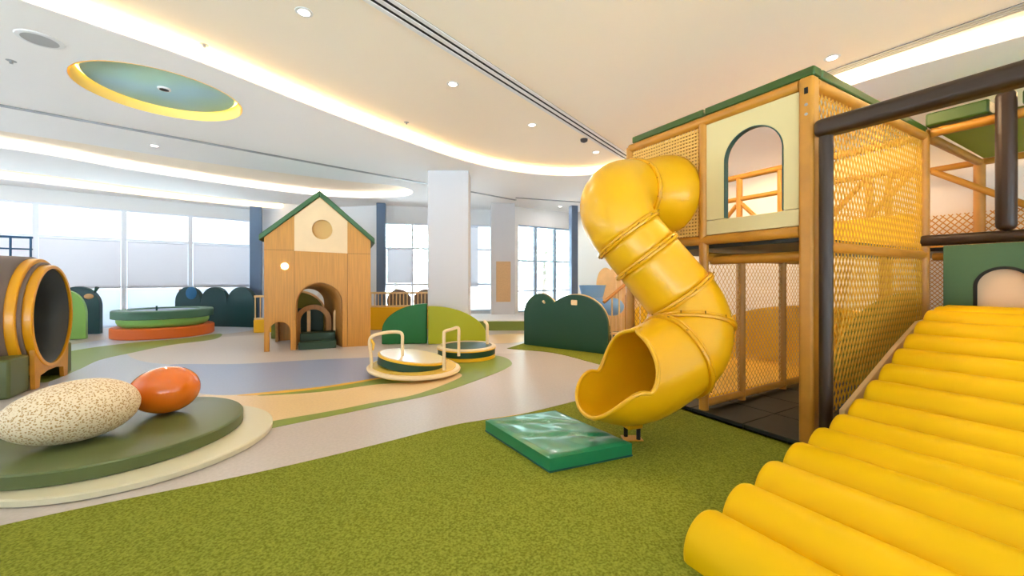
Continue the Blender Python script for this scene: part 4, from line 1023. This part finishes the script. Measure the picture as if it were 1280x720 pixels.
MB().lathe([(0.46, 0.150), (0.466, 0.153), (0.466, 0.166), (0.46, 0.168)], n=64, close=False).build('yellow_band', M_YELP, s2)
MB().lathe([(0.38, 0.157), (0.40, 0.16), (0.38, 0.185), (0.25, 0.195)], n=64).build('seat_pad', M_DKG, s2)
MB().sweep(catmull([hp(609, 430, 6.45), hp(609, 415, 6.45), hp(609, 406, 6.45), hp(606, 402, 6.55)], 5), 0.024, 10).build('post_handle', M_CREAMP, s2, world=True)

# ------------------------------------------------------------------ things between the two-hump board and the slide
sr = thing('stair_rail', 'slanting wooden stair handrail with balusters behind the two-hump board', 'railing', (1.66, 7.05, 0.009), 0.35)
MB().bar((-0.05, 0, 0.82), (0.80, 0, 1.42), 0.03, 10).build('handrail', M_OAKD, sr)
for i in range(5):
    x = 0.12 + i * 0.15; MB().bar((x, 0, 0.0), (x, 0, 0.84 + 0.7 * x), 0.014, 8).build('baluster', M_BIRCH, sr)
MB().box((0.10, -0.02, 0.24), (0.8, 0.02, 0.28)).build('step_edge', M_BIRCH, sr, bevel=0.005); MB().box((0.10, 0.10, 0.02), (0.8, 0.5, 0.22)).build('step_pad', M_DKG, sr, bevel=0.02)
t = thing('blue_armchair', 'sky blue tub-shaped soft seat against the white wall behind the stair rail', 'seat', (1.78, 8.85, 0), 0.2)
MB().lathe([(0.28, 0.0), (0.27, 0.3), (0.25, 0.62), (0.24, 0.80), (0.23, 0.82)], n=28, sy=0.6).build('tall_body', M_SKYB, t)
MB().lathe([(0.24, 0.83), (0.27, 0.95), (0.31, 1.10), (0.26, 1.10), (0.22, 0.90)], n=28, sy=0.6).build('flared_top', M_SKYB, t)
MB().ellipsoid(Matrix.Translation(V((0.45, -0.05, 0.62))) @ Matrix.Diagonal(V((0.26, 0.22, 0.2, 1))), 24, 14).build('round_arm', M_SKYB, t)
t = thing('petal_screen', 'pale wooden screen of rounded petals behind the blue seat', 'screen', (2.18, 9.35, 0), 0.1)
for k in range(5): MB().box((0.22 + k * 0.13, -0.075, 0.0), (0.25 + k * 0.13, -0.055, 1.32 - 0.05 * abs(k - 2))).build('slat', M_PLY, t, bevel=0.006)
for i, (x, h, w) in enumerate(((0.0, 1.50, 0.36), (0.34, 1.64, 0.36), (0.68, 1.40, 0.32))):
    MB().plate([(-w * .5, 0), (w * .5, 0)] + [(w * 0.62 * math.cos(math.radians(a_)), h - 0.42 + 0.42 * math.sin(math.radians(a_))) for a_ in range(0, 181, 8)], [], 0.03, frame((x, i * 0.06, 0), (1, 0, 0), (0, 0, 1), (0, -1, 0))).build('petal', M_BIRCH, t, bevel=0.005)

# ------------------------------------------------------------------ light
w = bpy.data.worlds.new('sky'); SC.world = w; w.use_nodes = True
bg = w.node_tree.nodes['Background']; bg.inputs['Color'].default_value = (0.68, 0.84, 1.0, 1); bg.inputs['Strength'].default_value = 1.8
def lamp(name, kind, loc, energy, color, size=0.2, rot=(0, 0, 0), spot=None):
    d = bpy.data.lights.new(name, kind); d.energy = energy; d.color = color
    if kind == 'AREA': d.shape = 'DISK'; d.size = size
    else: d.shadow_soft_size = size
    if spot: d.spot_size = math.radians(spot); d.spot_blend = 0.6
    o = bpy.data.objects.new(name, d); COL.objects.link(o); o.location = loc; o.rotation_euler = rot
    return o
WARM = (1.0, 0.74, 0.46); AMBER = (1.0, 0.60, 0.27); NEUT = (1.0, 0.95, 0.89)
for i, p in enumerate(lamp_pts):
    lamp('downlight_and_fill_beam', 'AREA', p + V((0, 0, -0.02)), 4, NEUT, 0.09)
# the rest of the room's downlights, out of the picture, in the same ceiling grid
for x, y in ((-1.6, 1.2), (0.4, 0.6), (2.2, 1.0), (4.2, 1.6), (0.6, -1.2), (3.0, -1.0), (-1.6, -1.4), (5.2, 0.0)):
    lamp('downlight_and_fill_beam', 'AREA', (x, y, ZU - 0.02), 4, NEUT, 0.12)
for p, e_, c_ in ((TW(1.2, 1.3, 3.45), 30, WARM), (TW(3.5, 1.5, 3.3), 14, AMBER), (TW(3.5, -1.0, 3.3), 14, AMBER), (TW(3.9, 2.7, 3.3), 18, (1.0, 0.64, 0.34)), (TW(1.2, 0.4, 3.4), 26, AMBER)):  # warm lamps added around the tower to tint the wall, no fittings there
    lamp('downlight_and_fill_beam', 'AREA', p, e_, c_, 0.12)

sd_ = bpy.data.lights.new('sun', 'SUN'); sd_.energy = 38.0; sd_.color = (0.72, 0.87, 1.0); sd_.angle = math.radians(2)
so_ = bpy.data.objects.new('sun', sd_); COL.objects.link(so_); so_.location = (10, -10, 12)
so_.rotation_euler = V((-0.5, 0.5, -0.75)).to_track_quat('-Z', 'Y').to_euler()

# ------------------------------------------------------------------ camera
cd = bpy.data.cameras.new('camera'); cam = bpy.data.objects.new('camera', cd); COL.objects.link(cam)
cam.location = (0, 0, CH); cam.rotation_euler = (math.radians(90), 0, 0)
cd.sensor_width = 36; cd.lens = F / 1280 * 36; cd.shift_y = -(360 - HY) / 1280; cd.clip_start = 0.05; cd.clip_end = 200
SC.camera = cam
vs_ = SC.view_settings; vs_.view_transform = 'Standard'; vs_.look = 'None'; vs_.gamma = 1; vs_.use_curve_mapping = False; vs_.exposure = 0.93
SC.cycles.use_denoising = True; SC.cycles.max_bounces = 10; SC.cycles.diffuse_bounces = 6; SC.cycles.sample_clamp_indirect = 8
